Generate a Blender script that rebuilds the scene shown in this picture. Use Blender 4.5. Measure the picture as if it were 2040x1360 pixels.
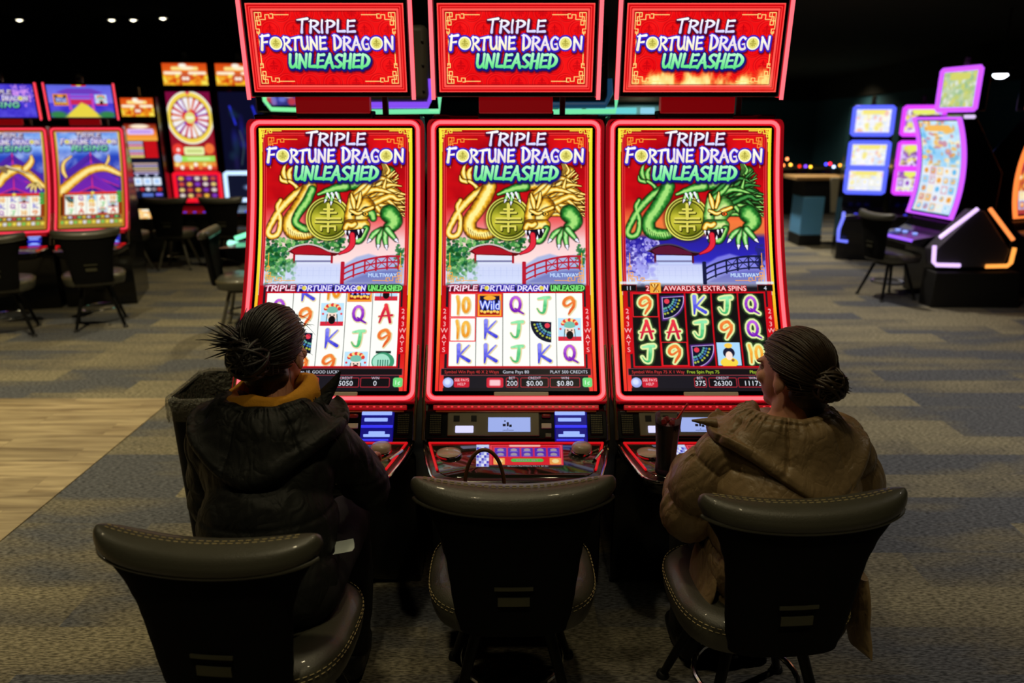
import bpy, bmesh, math, random
import numpy as np
from mathutils import Vector, Matrix, Euler

R = math.radians
S = bpy.context.scene
for o in list(bpy.data.objects): bpy.data.objects.remove(o)

# ------------------------------------------------------------------ camera
cam = bpy.data.cameras.new('camera')
cam.sensor_width = 36.0
cam.lens = 1500.0 / 2040.0 * 36.0
cam.clip_start, cam.clip_end = .05, 120
cam.dof.use_dof = True
cam.dof.focus_distance = 2.35
cam.dof.aperture_fstop = 1.9
cam_o = bpy.data.objects.new('camera', cam)
cam_o.location = (0, 0, 1.8)
cam_o.rotation_euler = (math.pi / 2 - math.atan(440 / 1500.0), 0, 0)
S.collection.objects.link(cam_o)
S.camera = cam_o

# ------------------------------------------------------------------ view, world
S.view_settings.view_transform = 'Standard'
S.view_settings.look = 'None'
S.view_settings.exposure = 0.0
S.view_settings.gamma = 1.0
S.view_settings.use_curve_mapping = False
wd = bpy.data.worlds.new('world'); S.world = wd
wd.use_nodes = True
wd.node_tree.nodes['Background'].inputs[0].default_value = (.02, .025, .03, 1)
wd.node_tree.nodes['Background'].inputs[1].default_value = .02
S.cycles.max_bounces = 6
S.cycles.diffuse_bounces = 3
S.cycles.glossy_bounces = 3
S.cycles.transparent_max_bounces = 8
S.cycles.sample_clamp_indirect = 3.0
S.cycles.caustics_reflective = False
S.cycles.caustics_refractive = False

# ------------------------------------------------------------------ ceiling lamps of the gaming floor, and unseen ones added to brighten dark parts (warm downlights, all pointing straight down)
def downlight(x, y, power, size=100, col=(1, .84, .5), z=3.36, blend=.7):
    li = bpy.data.lights.new('unseen_downlight', 'SPOT')
    li.energy, li.color, li.spot_size, li.spot_blend, li.shadow_soft_size = power, col, R(size), blend, .06
    o = bpy.data.objects.new('unseen_downlight', li)
    o.location = (x, y, z)
    S.collection.objects.link(o)
for x, y, p in ((-3.2, 2.3, 120), (-3.0, 4.6, 330), (3.1, 2.9, 82), (2.7, 5.2, 230), (-6.0, 4.0, 160), (5.6, 3.6, 90),
                (-2.4, 8.0, 200), (2.9, 8.4, 280), (3.6, 12.0, 480), (-7, 8.5, 30), (8.2, 13, 150)):
    downlight(x, y, p, 100, (1, .9, .74) if x > 2 else (1, .84, .5))
for x, y, p, s_ in ((-.4, .55, 62, 72), (.9, .6, 62, 60), (-.5, 2.6, 34, 125), (.35, 1.62, 26, 80), (5.5, 32.4, 500, 150), (10.2, 26, 260, 150), (4.4, 10.3, 60, 60)):  # some unseen, added to light the grey display back, far wall and stand
    downlight(x, y, p, s_)
# ------------------------------------------------------------------ helpers
COL = S.collection
def lin(c):
    c = np.asarray(c, float)
    return np.where(c <= .04045, c / 12.92, ((c + .055) / 1.055) ** 2.4)
def hexc(r, g, b):
    return tuple(lin(np.array((r, g, b)) / 255.0)) + (1,)

MATS = {}
def mat(name, col, rough=.5, metal=0., bump=0., bscale=80., coat=0., spec=.5, noise=0., nscale=20.):
    if name in MATS: return MATS[name]
    m = bpy.data.materials.new(name); m.use_nodes = True
    nt = m.node_tree; b = nt.nodes['Principled BSDF']
    c = hexc(*col)
    b.inputs['Base Color'].default_value = c
    b.inputs['Roughness'].default_value = rough
    b.inputs['Metallic'].default_value = metal
    b.inputs['Specular IOR Level'].default_value = spec
    b.inputs['Coat Weight'].default_value = coat
    tc = nt.nodes.new('ShaderNodeTexCoord')
    n = nt.nodes.new('ShaderNodeTexNoise'); n.inputs['Scale'].default_value = nscale; n.inputs['Detail'].default_value = 4
    nt.links.new(tc.outputs['Object'], n.inputs['Vector'])
    mr = nt.nodes.new('ShaderNodeMapRange')
    mr.inputs[3].default_value = max(.02, rough - .06); mr.inputs[4].default_value = min(1, rough + .06)
    nt.links.new(n.outputs['Fac'], mr.inputs[0]); nt.links.new(mr.outputs[0], b.inputs['Roughness'])
    if noise:
        mx = nt.nodes.new('ShaderNodeMix'); mx.data_type = 'RGBA'
        mx.inputs[6].default_value = tuple(x * (1 - noise) for x in c[:3]) + (1,)
        mx.inputs[7].default_value = tuple(min(1, x * (1 + noise)) for x in c[:3]) + (1,)
        nt.links.new(n.outputs['Fac'], mx.inputs[0]); nt.links.new(mx.outputs[2], b.inputs['Base Color'])
    if bump:
        n2 = nt.nodes.new('ShaderNodeTexNoise'); n2.inputs['Scale'].default_value = bscale; n2.inputs['Detail'].default_value = 5
        nt.links.new(tc.outputs['Object'], n2.inputs['Vector'])
        bp = nt.nodes.new('ShaderNodeBump'); bp.inputs['Strength'].default_value = bump; bp.inputs['Distance'].default_value = .004
        nt.links.new(n2.outputs['Fac'], bp.inputs['Height']); nt.links.new(bp.outputs['Normal'], b.inputs['Normal'])
    MATS[name] = m
    return m

def cloth(name, col, rough, crease, fine, depth=.010, noise=.12, spec=.35):
    """Woven cloth with soft crumpled creases running over it."""
    m = mat(name, col, rough, noise=noise, nscale=14., spec=spec)
    nt = m.node_tree; b = nt.nodes['Principled BSDF']; tc = next(n for n in nt.nodes if n.type == 'TEX_COORD')
    prev = None
    for sc, dist, st, ri in ((crease, depth, .9, True), (crease * 2.7, depth * .45, .8, True), (fine, .001, .35, False)):
        mp = nt.nodes.new('ShaderNodeMapping'); mp.inputs['Scale'].default_value = (1, 1, .62) if ri else (1, 1, 1); nt.links.new(tc.outputs['Object'], mp.inputs['Vector'])
        n = nt.nodes.new('ShaderNodeTexNoise'); n.inputs['Scale'].default_value = sc; n.inputs['Detail'].default_value = 2; n.inputs['Distortion'].default_value = .7 if ri else 0
        nt.links.new(mp.outputs[0], n.inputs['Vector']); out = n.outputs['Fac']
        if ri:
            a = nt.nodes.new('ShaderNodeMath'); a.operation = 'SUBTRACT'; a.inputs[1].default_value = .5; nt.links.new(out, a.inputs[0])
            q = nt.nodes.new('ShaderNodeMath'); q.operation = 'ABSOLUTE'; nt.links.new(a.outputs[0], q.inputs[0])
            w = nt.nodes.new('ShaderNodeMath'); w.operation = 'MINIMUM'; w.inputs[1].default_value = .16; nt.links.new(q.outputs[0], w.inputs[0]); out = w.outputs[0]
        bp = nt.nodes.new('ShaderNodeBump'); bp.inputs['Strength'].default_value = st; bp.inputs['Distance'].default_value = dist * (5 if ri else 1)
        nt.links.new(out, bp.inputs['Height'])
        if prev: nt.links.new(prev, bp.inputs['Normal'])
        prev = bp.outputs['Normal']
    nt.links.new(prev, b.inputs['Normal'])
    return m

def glow(name, col, strength=1., sample='AUTO'):
    if name in MATS: return MATS[name]
    m = bpy.data.materials.new(name); m.use_nodes = True
    b = m.node_tree.nodes['Principled BSDF']
    b.inputs['Base Color'].default_value = (.02, .02, .02, 1)
    b.inputs['Roughness'].default_value = .35
    b.inputs['Emission Color'].default_value = hexc(*col)
    b.inputs['Emission Strength'].default_value = strength
    m.cycles.emission_sampling = sample
    MATS[name] = m
    return m

def screen_mat(strength):
    name = 'screen_picture_%d' % int(strength * 100)
    if name in MATS: return MATS[name]
    m = bpy.data.materials.new(name); m.use_nodes = True
    nt = m.node_tree; b = nt.nodes['Principled BSDF']
    b.inputs['Base Color'].default_value = (.01, .01, .01, 1)
    b.inputs['Roughness'].default_value = .25
    b.inputs['Specular IOR Level'].default_value = .25
    a = nt.nodes.new('ShaderNodeAttribute'); a.attribute_name = 'Col'
    nt.links.new(a.outputs['Color'], b.inputs['Emission Color'])
    b.inputs['Emission Strength'].default_value = strength
    m.cycles.emission_sampling = 'NONE'
    MATS[name] = m
    return m

class MB:
    """Collects shapes and links them as ONE mesh object."""
    def __init__(s): s.v = []; s.f = []
    def add(s, V, F):
        o = len(s.v); s.v += [tuple(map(float, p)) for p in V]; s.f += [tuple(i + o for i in f) for f in F]
        return s
    def box(s, cx, cy, cz, sx, sy, sz, rot=None):
        V = [(x * sx / 2, y * sy / 2, z * sz / 2) for x in (-1, 1) for y in (-1, 1) for z in (-1, 1)]
        if rot is not None: V = [Euler(rot).to_matrix() @ Vector(p) for p in V]
        V = [(p[0] + cx, p[1] + cy, p[2] + cz) for p in V]
        return s.add(V, [(0, 1, 3, 2), (4, 6, 7, 5), (0, 4, 5, 1), (2, 3, 7, 6), (0, 2, 6, 4), (1, 5, 7, 3)])
    def tube(s, pts, r, n=8, closed=False, caps=True, flat=1.):
        P = [Vector(p) for p in pts]; m = len(P)
        rr = [r] * m if not hasattr(r, '__len__') else list(r)
        T = []
        for i in range(m):
            a = P[(i - 1) % m] if (closed or i > 0) else P[i]; b = P[(i + 1) % m] if (closed or i < m - 1) else P[i]
            t = b - a; T.append(t.normalized() if t.length > 1e-9 else Vector((0, 0, 1)))
        u = Vector((0, 0, 1)).cross(T[0])
        if u.length < 1e-3: u = Vector((1, 0, 0)).cross(T[0])
        u.normalize(); V = []; F = []
        for i in range(m):
            u = (u - T[i] * u.dot(T[i])); u = u.normalized() if u.length > 1e-6 else T[i].orthogonal().normalized()
            w = T[i].cross(u)
            for k in range(n):
                a = 2 * math.pi * k / n
                V.append(P[i] + (u * math.cos(a) + w * math.sin(a) * flat) * rr[i])
        for i in range(m if closed else m - 1):
            j = (i + 1) % m
            for k in range(n): F.append((i * n + k, i * n + (k + 1) % n, j * n + (k + 1) % n, j * n + k))
        if caps and not closed: F += [tuple(range(n))[::-1], tuple((m - 1) * n + k for k in range(n))]
        return s.add(V, F)
    def lathe(s, prof, n=24, c=(0, 0, 0)):
        V = []; F = []; m = len(prof)
        for r, z in prof:
            for k in range(n):
                a = 2 * math.pi * k / n; V.append((c[0] + r * math.cos(a), c[1] + r * math.sin(a), c[2] + z))
        for i in range(m - 1):
            for k in range(n): F.append((i * n + k, i * n + (k + 1) % n, (i + 1) * n + (k + 1) % n, (i + 1) * n + k))
        F += [tuple(range(n))[::-1], tuple((m - 1) * n + k for k in range(n))]
        return s.add(V, F)
    def loft(s, rings, caps=True, closed=True):
        n = len(rings[0]); V = [p for r in rings for p in r]; F = []
        for i in range(len(rings) - 1):
            for k in range(n if closed else n - 1): F.append((i * n + k, i * n + (k + 1) % n, (i + 1) * n + (k + 1) % n, (i + 1) * n + k))
        if caps and closed: F += [tuple(range(n))[::-1], tuple((len(rings) - 1) * n + k for k in range(n))]
        return s.add(V, F)
    def prism(s, poly, x0, x1, axis='x'):
        n = len(poly)
        if axis == 'x': V = [(x0, a, b) for a, b in poly] + [(x1, a, b) for a, b in poly]
        elif axis == 'y': V = [(a, x0, b) for a, b in poly] + [(a, x1, b) for a, b in poly]
        else: V = [(a, b, x0) for a, b in poly] + [(a, b, x1) for a, b in poly]
        F = [tuple(range(n))[::-1], tuple(range(n, 2 * n))] + [(i, (i + 1) % n, n + (i + 1) % n, n + i) for i in range(n)]
        return s.add(V, F)
    def build(s, name, m, parent=None, smooth=True, bevel=0., seg=2, angle=40, subsurf=0):
        me = bpy.data.meshes.new(name); me.from_pydata(s.v, [], s.f)
        bm = bmesh.new(); bm.from_mesh(me); bmesh.ops.recalc_face_normals(bm, faces=bm.faces); bm.to_mesh(me); bm.free()
        me.update()
        if smooth:
            me.polygons.foreach_set('use_smooth', [True] * len(me.polygons)); me.set_sharp_from_angle(angle=R(angle))
        o = bpy.data.objects.new(name, me); COL.objects.link(o)
        if m: me.materials.append(m)
        if parent: o.parent = parent
        if bevel:
            b = o.modifiers.new('bevel', 'BEVEL'); b.width = bevel; b.segments = seg; b.limit_method = 'ANGLE'; b.angle_limit = R(35)
        if subsurf:
            q = o.modifiers.new('subsurf', 'SUBSURF'); q.levels = q.render_levels = subsurf
        return o

def ellipsoid(mb, c, r, rot=(0, 0, 0), n=20, m=12):
    M = Euler(rot).to_matrix(); V = [M @ Vector((0, 0, -r[2])) + Vector(c)]; F = []
    for i in range(1, m):
        a = math.pi * i / m - math.pi / 2
        for k in range(n):
            b = 2 * math.pi * k / n
            V.append(M @ Vector((r[0] * math.cos(a) * math.cos(b), r[1] * math.cos(a) * math.sin(b), r[2] * math.sin(a))) + Vector(c))
    V.append(M @ Vector((0, 0, r[2])) + Vector(c))
    for k in range(n):
        F.append((0, 1 + (k + 1) % n, 1 + k)); F.append((len(V) - 1, 1 + (m - 2) * n + k, 1 + (m - 2) * n + (k + 1) % n))
    for i in range(m - 2):
        for k in range(n): F.append((1 + i * n + k, 1 + i * n + (k + 1) % n, 1 + (i + 1) * n + (k + 1) % n, 1 + (i + 1) * n + k))
    return mb.add(V, F)

def tag(o, label, cat, group=None, kind=None):
    if label: o['label'] = label
    if cat: o['category'] = cat
    if group: o['group'] = group
    if kind: o['kind'] = kind
    return o
def thing(name, label, cat, loc=(0, 0, 0), rz=0., group=None):
    o = bpy.data.objects.new(name, None); COL.objects.link(o)
    o.location = loc; o.rotation_euler = (0, 0, rz); o.empty_display_size = .1
    return tag(o, label, cat, group)
def struct(o):
    o['kind'] = 'structure'; return o
def dup(root, loc, rz, label=None, group=None):
    r = root.copy(); COL.objects.link(r); r.location = loc; r.rotation_euler = (0, 0, rz)
    if label: r['label'] = label
    if group: r['group'] = group
    for ch in list(root.children):
        c = ch.copy(); COL.objects.link(c); c.parent = r
        for g in ch.children:
            d = g.copy(); COL.objects.link(d); d.parent = c
    return r

def screen(name, cv, fn, parent, strength=1.0):
    """A lit display: a fine grid laid on the surface fn(u, v), one colour per point."""
    H, W = cv.a.shape[:2]
    u, v = np.meshgrid((np.arange(W)) / (W - 1.0), (np.arange(H)) / (H - 1.0))
    X, Y, Z = fn(u, v)
    co = np.stack([X, Y, Z], -1).reshape(-1, 3).astype(np.float32)
    i = (np.arange(H - 1)[:, None] * W + np.arange(W - 1)[None, :]).reshape(-1)
    F = np.stack([i, i + W, i + W + 1, i + 1], -1).astype(np.int32)
    me = bpy.data.meshes.new(name)
    me.vertices.add(len(co)); me.vertices.foreach_set('co', co.ravel())
    me.loops.add(F.size); me.loops.foreach_set('vertex_index', F.ravel())
    me.polygons.add(len(F)); me.polygons.foreach_set('loop_start', np.arange(0, F.size, 4, dtype=np.int32)); me.polygons.foreach_set('loop_total', np.full(len(F), 4, np.int32))
    me.update(calc_edges=True)
    me.polygons.foreach_set('use_smooth', np.ones(len(F), bool))
    ca = me.color_attributes.new('Col', 'FLOAT_COLOR', 'POINT')
    c = np.ones((H * W, 4), np.float32); c[:, :3] = lin(np.clip(cv.a, 0, 1)).reshape(-1, 3)
    ca.data.foreach_set('color', c.ravel())
    me.materials.append(screen_mat(strength))
    o = bpy.data.objects.new(name, me); COL.objects.link(o); o.parent = parent
    return o

BLK = lambda: mat('black_gloss', (9, 9, 10), .22, coat=.3)
MBK = lambda: mat('black_matt', (12, 12, 13), .6)
CHR = lambda: mat('chrome', (205, 205, 200), .14, 1.)
DMT = lambda: mat('dark_metal', (38, 38, 38), .35, .9)
GRY = lambda: mat('grey_panel', (104, 102, 92), .5)
# ------------------------------------------------------------------ display artwork (drawn procedurally, shown by emissive screens)
def rgb(*c):
    return np.array(c, float) / 255.0

def hash01(ix, iy, seed):
    n = (ix.astype(np.int64) * 374761393 + iy.astype(np.int64) * 668265263 + seed * 982451653) & 0x7fffffff
    n = ((n ^ (n >> 13)) * 1274126177) & 0x7fffffff
    return ((n ^ (n >> 16)) & 0xffff) / 65535.0

def vnoise(X, Y, f, seed=0):
    x, y = X * f, Y * f
    ix, iy = np.floor(x), np.floor(y)
    fx, fy = x - ix, y - iy
    fx, fy = fx * fx * (3 - 2 * fx), fy * fy * (3 - 2 * fy)
    a = hash01(ix, iy, seed); b = hash01(ix + 1, iy, seed)
    c = hash01(ix, iy + 1, seed); d = hash01(ix + 1, iy + 1, seed)
    return (a * (1 - fx) + b * fx) * (1 - fy) + (c * (1 - fx) + d * fx) * fy

def fbm(X, Y, f, seed=0):
    return .55 * vnoise(X, Y, f, seed) + .3 * vnoise(X, Y, f * 2.1, seed + 7) + .15 * vnoise(X, Y, f * 4.3, seed + 13)

def cr(pts, n=6):
    """Catmull-Rom resampling of (x, y, r) points."""
    P = np.array(pts, float)
    Q = np.vstack([2 * P[0] - P[1], P, 2 * P[-1] - P[-2]])
    out = []
    for i in range(1, len(Q) - 2):
        for t in np.linspace(0, 1, n, endpoint=False):
            a, b, c, d = Q[i - 1], Q[i], Q[i + 1], Q[i + 2]
            out.append(.5 * (2 * b + (c - a) * t + (2 * a - 5 * b + 4 * c - d) * t * t + (3 * b - a - 3 * c + d) * t ** 3))
    out.append(P[-1])
    return [tuple(o) for o in out]

def ell(cx, cy, rx, ry, r, n=14, a0=0., a1=2 * math.pi):
    return [(cx + rx * math.cos(a0 + (a1 - a0) * i / n), cy + ry * math.sin(a0 + (a1 - a0) * i / n), r) for i in range(n + 1)]

class Canvas:
    def __init__(s, w, h, px):
        s.w, s.h, s.k = w, h, px / w
        s.W, s.H = px, int(round(h * px / w))
        s.a = np.zeros((s.H, s.W, 3))
    def win(s, x0, y0, x1, y1):
        i0, i1 = max(0, int(y0 * s.k) - 1), min(s.H, int(y1 * s.k) + 2)
        j0, j1 = max(0, int(x0 * s.k) - 1), min(s.W, int(x1 * s.k) + 2)
        if i1 <= i0 or j1 <= j0: return None
        X, Y = np.meshgrid((np.arange(j0, j1) + .5) / s.k, (np.arange(i0, i1) + .5) / s.k)
        return (slice(i0, i1), slice(j0, j1)), X, Y
    def blend(s, sl, cov, col):
        a = s.a[sl]
        s.a[sl] = a + (np.asarray(col) - a) * np.asarray(cov)[..., None]
    def cover(s, sd, soft=0.):
        w = max(1.0 / s.k, soft)
        return np.clip(.5 - sd / w, 0, 1)
    def fill(s, col):
        s.a[:] = col
    def vgrad(s, x0, y0, x1, y1, stops, al=1.):
        w = s.win(x0, y0, x1, y1)
        if not w: return
        sl, X, Y = w
        t = (Y - y0) / (y1 - y0)
        col = np.stack([np.interp(t, [p[0] for p in stops], [p[1][c] for p in stops]) for c in range(3)], -1)
        cov = s.cover(np.maximum(np.maximum(x0 - X, X - x1), np.maximum(y0 - Y, Y - y1))) * al
        s.blend(sl, cov, col)
    def rect(s, x0, y0, x1, y1, col, al=1., rd=0., soft=0.):
        w = s.win(x0 - soft, y0 - soft, x1 + soft, y1 + soft)
        if not w: return
        sl, X, Y = w
        qx = np.abs(X - (x0 + x1) / 2) - (x1 - x0) / 2 + rd
        qy = np.abs(Y - (y0 + y1) / 2) - (y1 - y0) / 2 + rd
        sd = np.hypot(np.maximum(qx, 0), np.maximum(qy, 0)) + np.minimum(np.maximum(qx, qy), 0) - rd
        s.blend(sl, s.cover(sd, soft) * al, col)
    def frame(s, x0, y0, x1, y1, t, col, al=1., rd=0.):
        w = s.win(x0 - t, y0 - t, x1 + t, y1 + t)
        if not w: return
        sl, X, Y = w
        qx = np.abs(X - (x0 + x1) / 2) - (x1 - x0) / 2 + rd
        qy = np.abs(Y - (y0 + y1) / 2) - (y1 - y0) / 2 + rd
        sd = np.hypot(np.maximum(qx, 0), np.maximum(qy, 0)) + np.minimum(np.maximum(qx, qy), 0) - rd
        s.blend(sl, s.cover(np.abs(sd) - t / 2) * al, col)
    def disc(s, cx, cy, rx, col, ry=None, al=1., soft=0.):
        ry = ry or rx
        w = s.win(cx - rx - soft, cy - ry - soft, cx + rx + soft, cy + ry + soft)
        if not w: return
        sl, X, Y = w
        d = np.hypot((X - cx) / rx, (Y - cy) / ry)
        s.blend(sl, s.cover((d - 1) * min(rx, ry), soft) * al, col)
    def poly(s, pts, col, al=1., soft=0.):
        P = np.array(pts, float)
        w = s.win(P[:, 0].min() - soft, P[:, 1].min() - soft, P[:, 0].max() + soft, P[:, 1].max() + soft)
        if not w: return
        sl, X, Y = w
        inside = np.zeros(X.shape, bool); dist = np.full(X.shape, 1e9)
        for (ax, ay), (bx, by) in zip(P, np.roll(P, -1, 0)):
            dx, dy = bx - ax, by - ay
            t = np.clip(((X - ax) * dx + (Y - ay) * dy) / (dx * dx + dy * dy + 1e-12), 0, 1)
            dist = np.minimum(dist, np.hypot(X - ax - t * dx, Y - ay - t * dy))
            if ay != by:
                inside ^= ((ay > Y) != (by > Y)) & (X < (bx - ax) * (Y - ay) / (by - ay) + ax)
        s.blend(sl, s.cover(np.where(inside, -dist, dist), soft) * al, col)
    def sdf(s, S, pad=0.):
        A = np.array([p for st in S for p in st])
        m = A[:, 2].max() + pad
        w = s.win(A[:, 0].min() - m, A[:, 1].min() - m, A[:, 0].max() + m, A[:, 1].max() + m)
        if not w: return None
        sl, X, Y = w
        sd = np.full(X.shape, 1e9); rr = np.ones(X.shape)
        for st in S:
            if len(st) == 1: st = [st[0], st[0]]
            for (ax, ay, ar), (bx, by, br) in zip(st, st[1:]):
                dx, dy = bx - ax, by - ay
                t = np.clip(((X - ax) * dx + (Y - ay) * dy) / (dx * dx + dy * dy + 1e-12), 0, 1)
                r = ar + (br - ar) * t
                d = np.hypot(X - ax - t * dx, Y - ay - t * dy) - r
                m_ = d < sd
                sd = np.where(m_, d, sd); rr = np.where(m_, r, rr)
        return sl, X, Y, sd, rr
    def ink(s, S, col, grow=0., al=1., soft=0., off=(0, 0)):
        if off != (0, 0): S = [[(x + off[0], y + off[1], r) for x, y, r in st] for st in S]
        w = s.sdf(S, grow + soft)
        if not w: return
        sl, X, Y, sd, rr = w
        if callable(col): col = col(X, Y)
        s.blend(sl, s.cover(sd - grow, soft) * al, col)
    def tube(s, S, edge, mid, hi, scale=None, al=1.):
        """A rounded body: dark at its outline, light along its spine."""
        w = s.sdf(S, 4)
        if not w: return
        sl, X, Y, sd, rr = w
        s.blend(sl, s.cover(sd - 5, 6) * .55, rgb(30, 15, 5))
        t = np.clip(-sd / rr, 0, 1)
        n = vnoise(X, Y, 1 / 16., 3) * .35 if scale is None else (np.sin(Y / scale) * np.sin(X / scale)) * .16
        t2 = np.clip(t * 1.25 + n - .1, 0, 1)[..., None]
        col = np.where(t2 < .55, edge + (mid - edge) * (t2 / .55), mid + (hi - mid) * ((t2 - .55) / .45))
        s.blend(sl, s.cover(sd) * al, col)
    def text(s, txt, x, y, h, col, al=1., anchor=0., bold=.02, outline=None, ow=0., stretch=1.):
        E = font_edges(txt, bold)
        if E is None: return
        k = h / .72
        wid = E[:, :, 0].max() * k * stretch
        E = E.copy()
        E[:, :, 0] = x - anchor * wid + E[:, :, 0] * k * stretch
        E[:, :, 1] = y + h - E[:, :, 1] * k
        x0, x1, y0, y1 = E[:, :, 0].min(), E[:, :, 0].max(), E[:, :, 1].min(), E[:, :, 1].max()
        p = ow + 2 / s.k
        w = s.win(x0 - p, y0 - p, x1 + p, y1 + p)
        if not w: return
        sl, X, Y = w
        xs = X[0] * s.k; cov = np.zeros(X.shape); SS = 4
        ax, ay, bx, by = E[:, 0, 0], E[:, 0, 1], E[:, 1, 0], E[:, 1, 1]
        for i in range(X.shape[0]):
            for q in range(SS):
                yy = Y[i, 0] + ((q + .5) / SS - .5) / s.k
                m = (ay > yy) != (by > yy)
                if not m.any(): continue
                c = np.sort(ax[m] + (yy - ay[m]) * (bx[m] - ax[m]) / (by[m] - ay[m])) * s.k
                for u, v in zip(c[::2], c[1::2]):
                    cov[i] += np.clip(np.minimum(v, xs + .5) - np.maximum(u, xs - .5), 0, 1) / SS
        cov = np.clip(cov, 0, 1)
        if outline is not None:
            n = max(1, int(round(ow * s.k))); o = cov.copy()
            for dy in range(-n, n + 1):
                for dx in range(-n, n + 1):
                    if dx * dx + dy * dy <= n * n + 1: o = np.maximum(o, np.roll(np.roll(cov, dy, 0), dx, 1))
            s.blend(sl, o * al, outline)
        s.blend(sl, cov * al, col)

_FE = {}
def font_edges(txt, bold):
    key = (txt, bold)
    if key in _FE: return _FE[key]
    cu = bpy.data.curves.new('glyphs', 'FONT')
    cu.body = txt; cu.fill_mode = 'NONE'; cu.resolution_u = 3; cu.offset = bold
    ob = bpy.data.objects.new('glyphs', cu)
    bpy.context.scene.collection.objects.link(ob)
    bpy.context.view_layer.update()
    me = ob.evaluated_get(bpy.context.evaluated_depsgraph_get()).to_mesh()
    V = np.empty(len(me.vertices) * 3, np.float32); me.vertices.foreach_get('co', V)
    I = np.empty(len(me.edges) * 2, np.int32); me.edges.foreach_get('vertices', I)
    r = V.reshape(-1, 3)[I.reshape(-1, 2)][:, :, :2].astype(float) if len(I) else None
    if r is not None: r[:, :, 0] -= r[:, :, 0].min()
    bpy.data.objects.remove(ob); bpy.data.curves.remove(cu)
    _FE[key] = r
    return r

# brush lettering: every letter as tapering strokes in a unit box (y down)
LET = {
 'A': (.92, [[(.5, .0, .07), (.3, .45, .1), (.02, 1., .11)], [(.5, .0, .1), (.66, .5, .1), (.92, .98, .12)], [(.22, .66, .06), (.78, .6, .09)]]),
 'D': (.95, [[(.2, .02, .1), (.16, 1., .12)], cr([(.02, .05, .06), (.45, .06, .09), (.88, .38, .13), (.72, .78, .11), (.15, .98, .07)], 4)]),
 'E': (.8, [[(.2, .02, .1), (.12, .97, .1)], [(.2, .08, .07), (.8, .04, .11)], [(.2, .5, .06), (.72, .46, .09)], [(.12, .95, .08), (.8, .92, .12)]]),
 'F': (.8, [[(.25, .04, .1), (.08, 1., .13)], [(.02, .12, .06), (.85, .04, .12)], [(.22, .52, .06), (.7, .48, .1)]]),
 'G': (.92, [cr([(.88, .18, .11), (.5, .03, .09), (.12, .4, .11), (.3, .92, .11), (.8, .92, .1), (.85, .62, .08)], 4), [(.5, .58, .06), (.95, .56, .1)]]),
 'H': (.9, [[(.18, .0, .11), (.12, 1., .12)], [(.82, .0, .1), (.78, 1., .13)], [(.15, .54, .06), (.8, .48, .09)]]),
 'I': (.32, [[(.18, .0, .1), (.12, .5, .09), (.14, 1., .12)]]),
 'L': (.78, [[(.2, .0, .11), (.13, .9, .1)], [(.13, .92, .09), (.78, .9, .13)]]),
 'N': (.95, [[(.15, .06, .1), (.1, 1., .12)], [(.12, .04, .1), (.8, .94, .1)], [(.86, .0, .1), (.82, .98, .08)]]),
 'O': (.95, [ell(.48, .5, .38, .42, .11, 16)]),
 'P': (.85, [[(.22, .0, .09), (.14, 1., .13)], cr([(.02, .1, .05), (.5, .04, .09), (.84, .24, .12), (.6, .5, .1), (.2, .6, .05)], 4)]),
 'R': (.92, [[(.22, .0, .09), (.12, 1., .13)], cr([(.02, .1, .05), (.5, .04, .09), (.84, .22, .12), (.62, .46, .1), (.22, .54, .05)], 4), [(.36, .54, .07), (.9, .98, .13)]]),
 'S': (.82, [cr([(.8, .1, .11), (.45, .04, .09), (.15, .27, .11), (.45, .5, .1), (.76, .72, .12), (.5, .95, .1), (.08, .9, .08)], 4)]),
 'T': (.95, [[(.0, .12, .05), (.5, .08, .1), (.98, .03, .12)], [(.52, .08, .1), (.44, .6, .09), (.4, 1., .13)]]),
 'U': (.95, [[(.14, .03, .11), (.14, .7, .1)], cr([(.14, .66, .1), (.3, .94, .11), (.62, .9, .1), (.84, .6, .08)], 4), [(.85, .0, .1), (.84, .7, .08), (.9, .98, .08)]]),
 ' ': (.45, []),
}
def letters(txt, x0, y0, w, h, slant=0., weight=1., big=(), gap=.14):
    """Strokes of a word fitted to a box; indices in `big` stand a little taller."""
    tot = sum(LET[c][0] + gap for c in txt) - gap
    kx, out, x = w / tot, [], 0.
    for i, c in enumerate(txt):
        wd, S = LET[c]
        up = 1.16 if i in big else 1.
        for st in S:
            q = []
            for px, py, pr in st:
                Y = h - (1 - py) * h * up * .88 - h * .06
                q.append((x0 + (x + px) * kx + slant * (h - Y), y0 + Y, pr * weight * h * .82))
            out.append(q)
        x += wd + gap
    return out

def coin_sym(cv, cx, cy, r, col, t=.07, al=1.):
    """A round prosperity mark: bars and brackets inside a ring."""
    S = [[(-.62, -.02, t), (.62, -.02, t)], [(-.66, .17, t), (.66, .17, t)], [(0, -.75, t * 1.5), (0, -.02, t * 1.5)], [(0, .17, t), (0, .68, t)],
         [(-.4, -.32, t), (.4, -.32, t)], [(-.22, -.5, t), (.22, -.5, t)], [(-.36, .42, t), (-.36, .6, t)], [(.36, .42, t), (.36, .6, t)], [(-.36, .4, t), (.36, .4, t)]]
    cv.ink([[(cx + x * r, cy + y * r, q * r) for x, y, q in st] for st in S], col, al=al)

def coin_letter(cv, cx, cy, r):
    cv.disc(cx, cy, r * 1.22, rgb(50, 30, 190))
    cv.disc(cx, cy, r, rgb(255, 252, 225))
    cv.disc(cx, cy, r * .8, rgb(232, 225, 120))
    coin_sym(cv, cx, cy, r * .75, rgb(150, 140, 40), .05)

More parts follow.
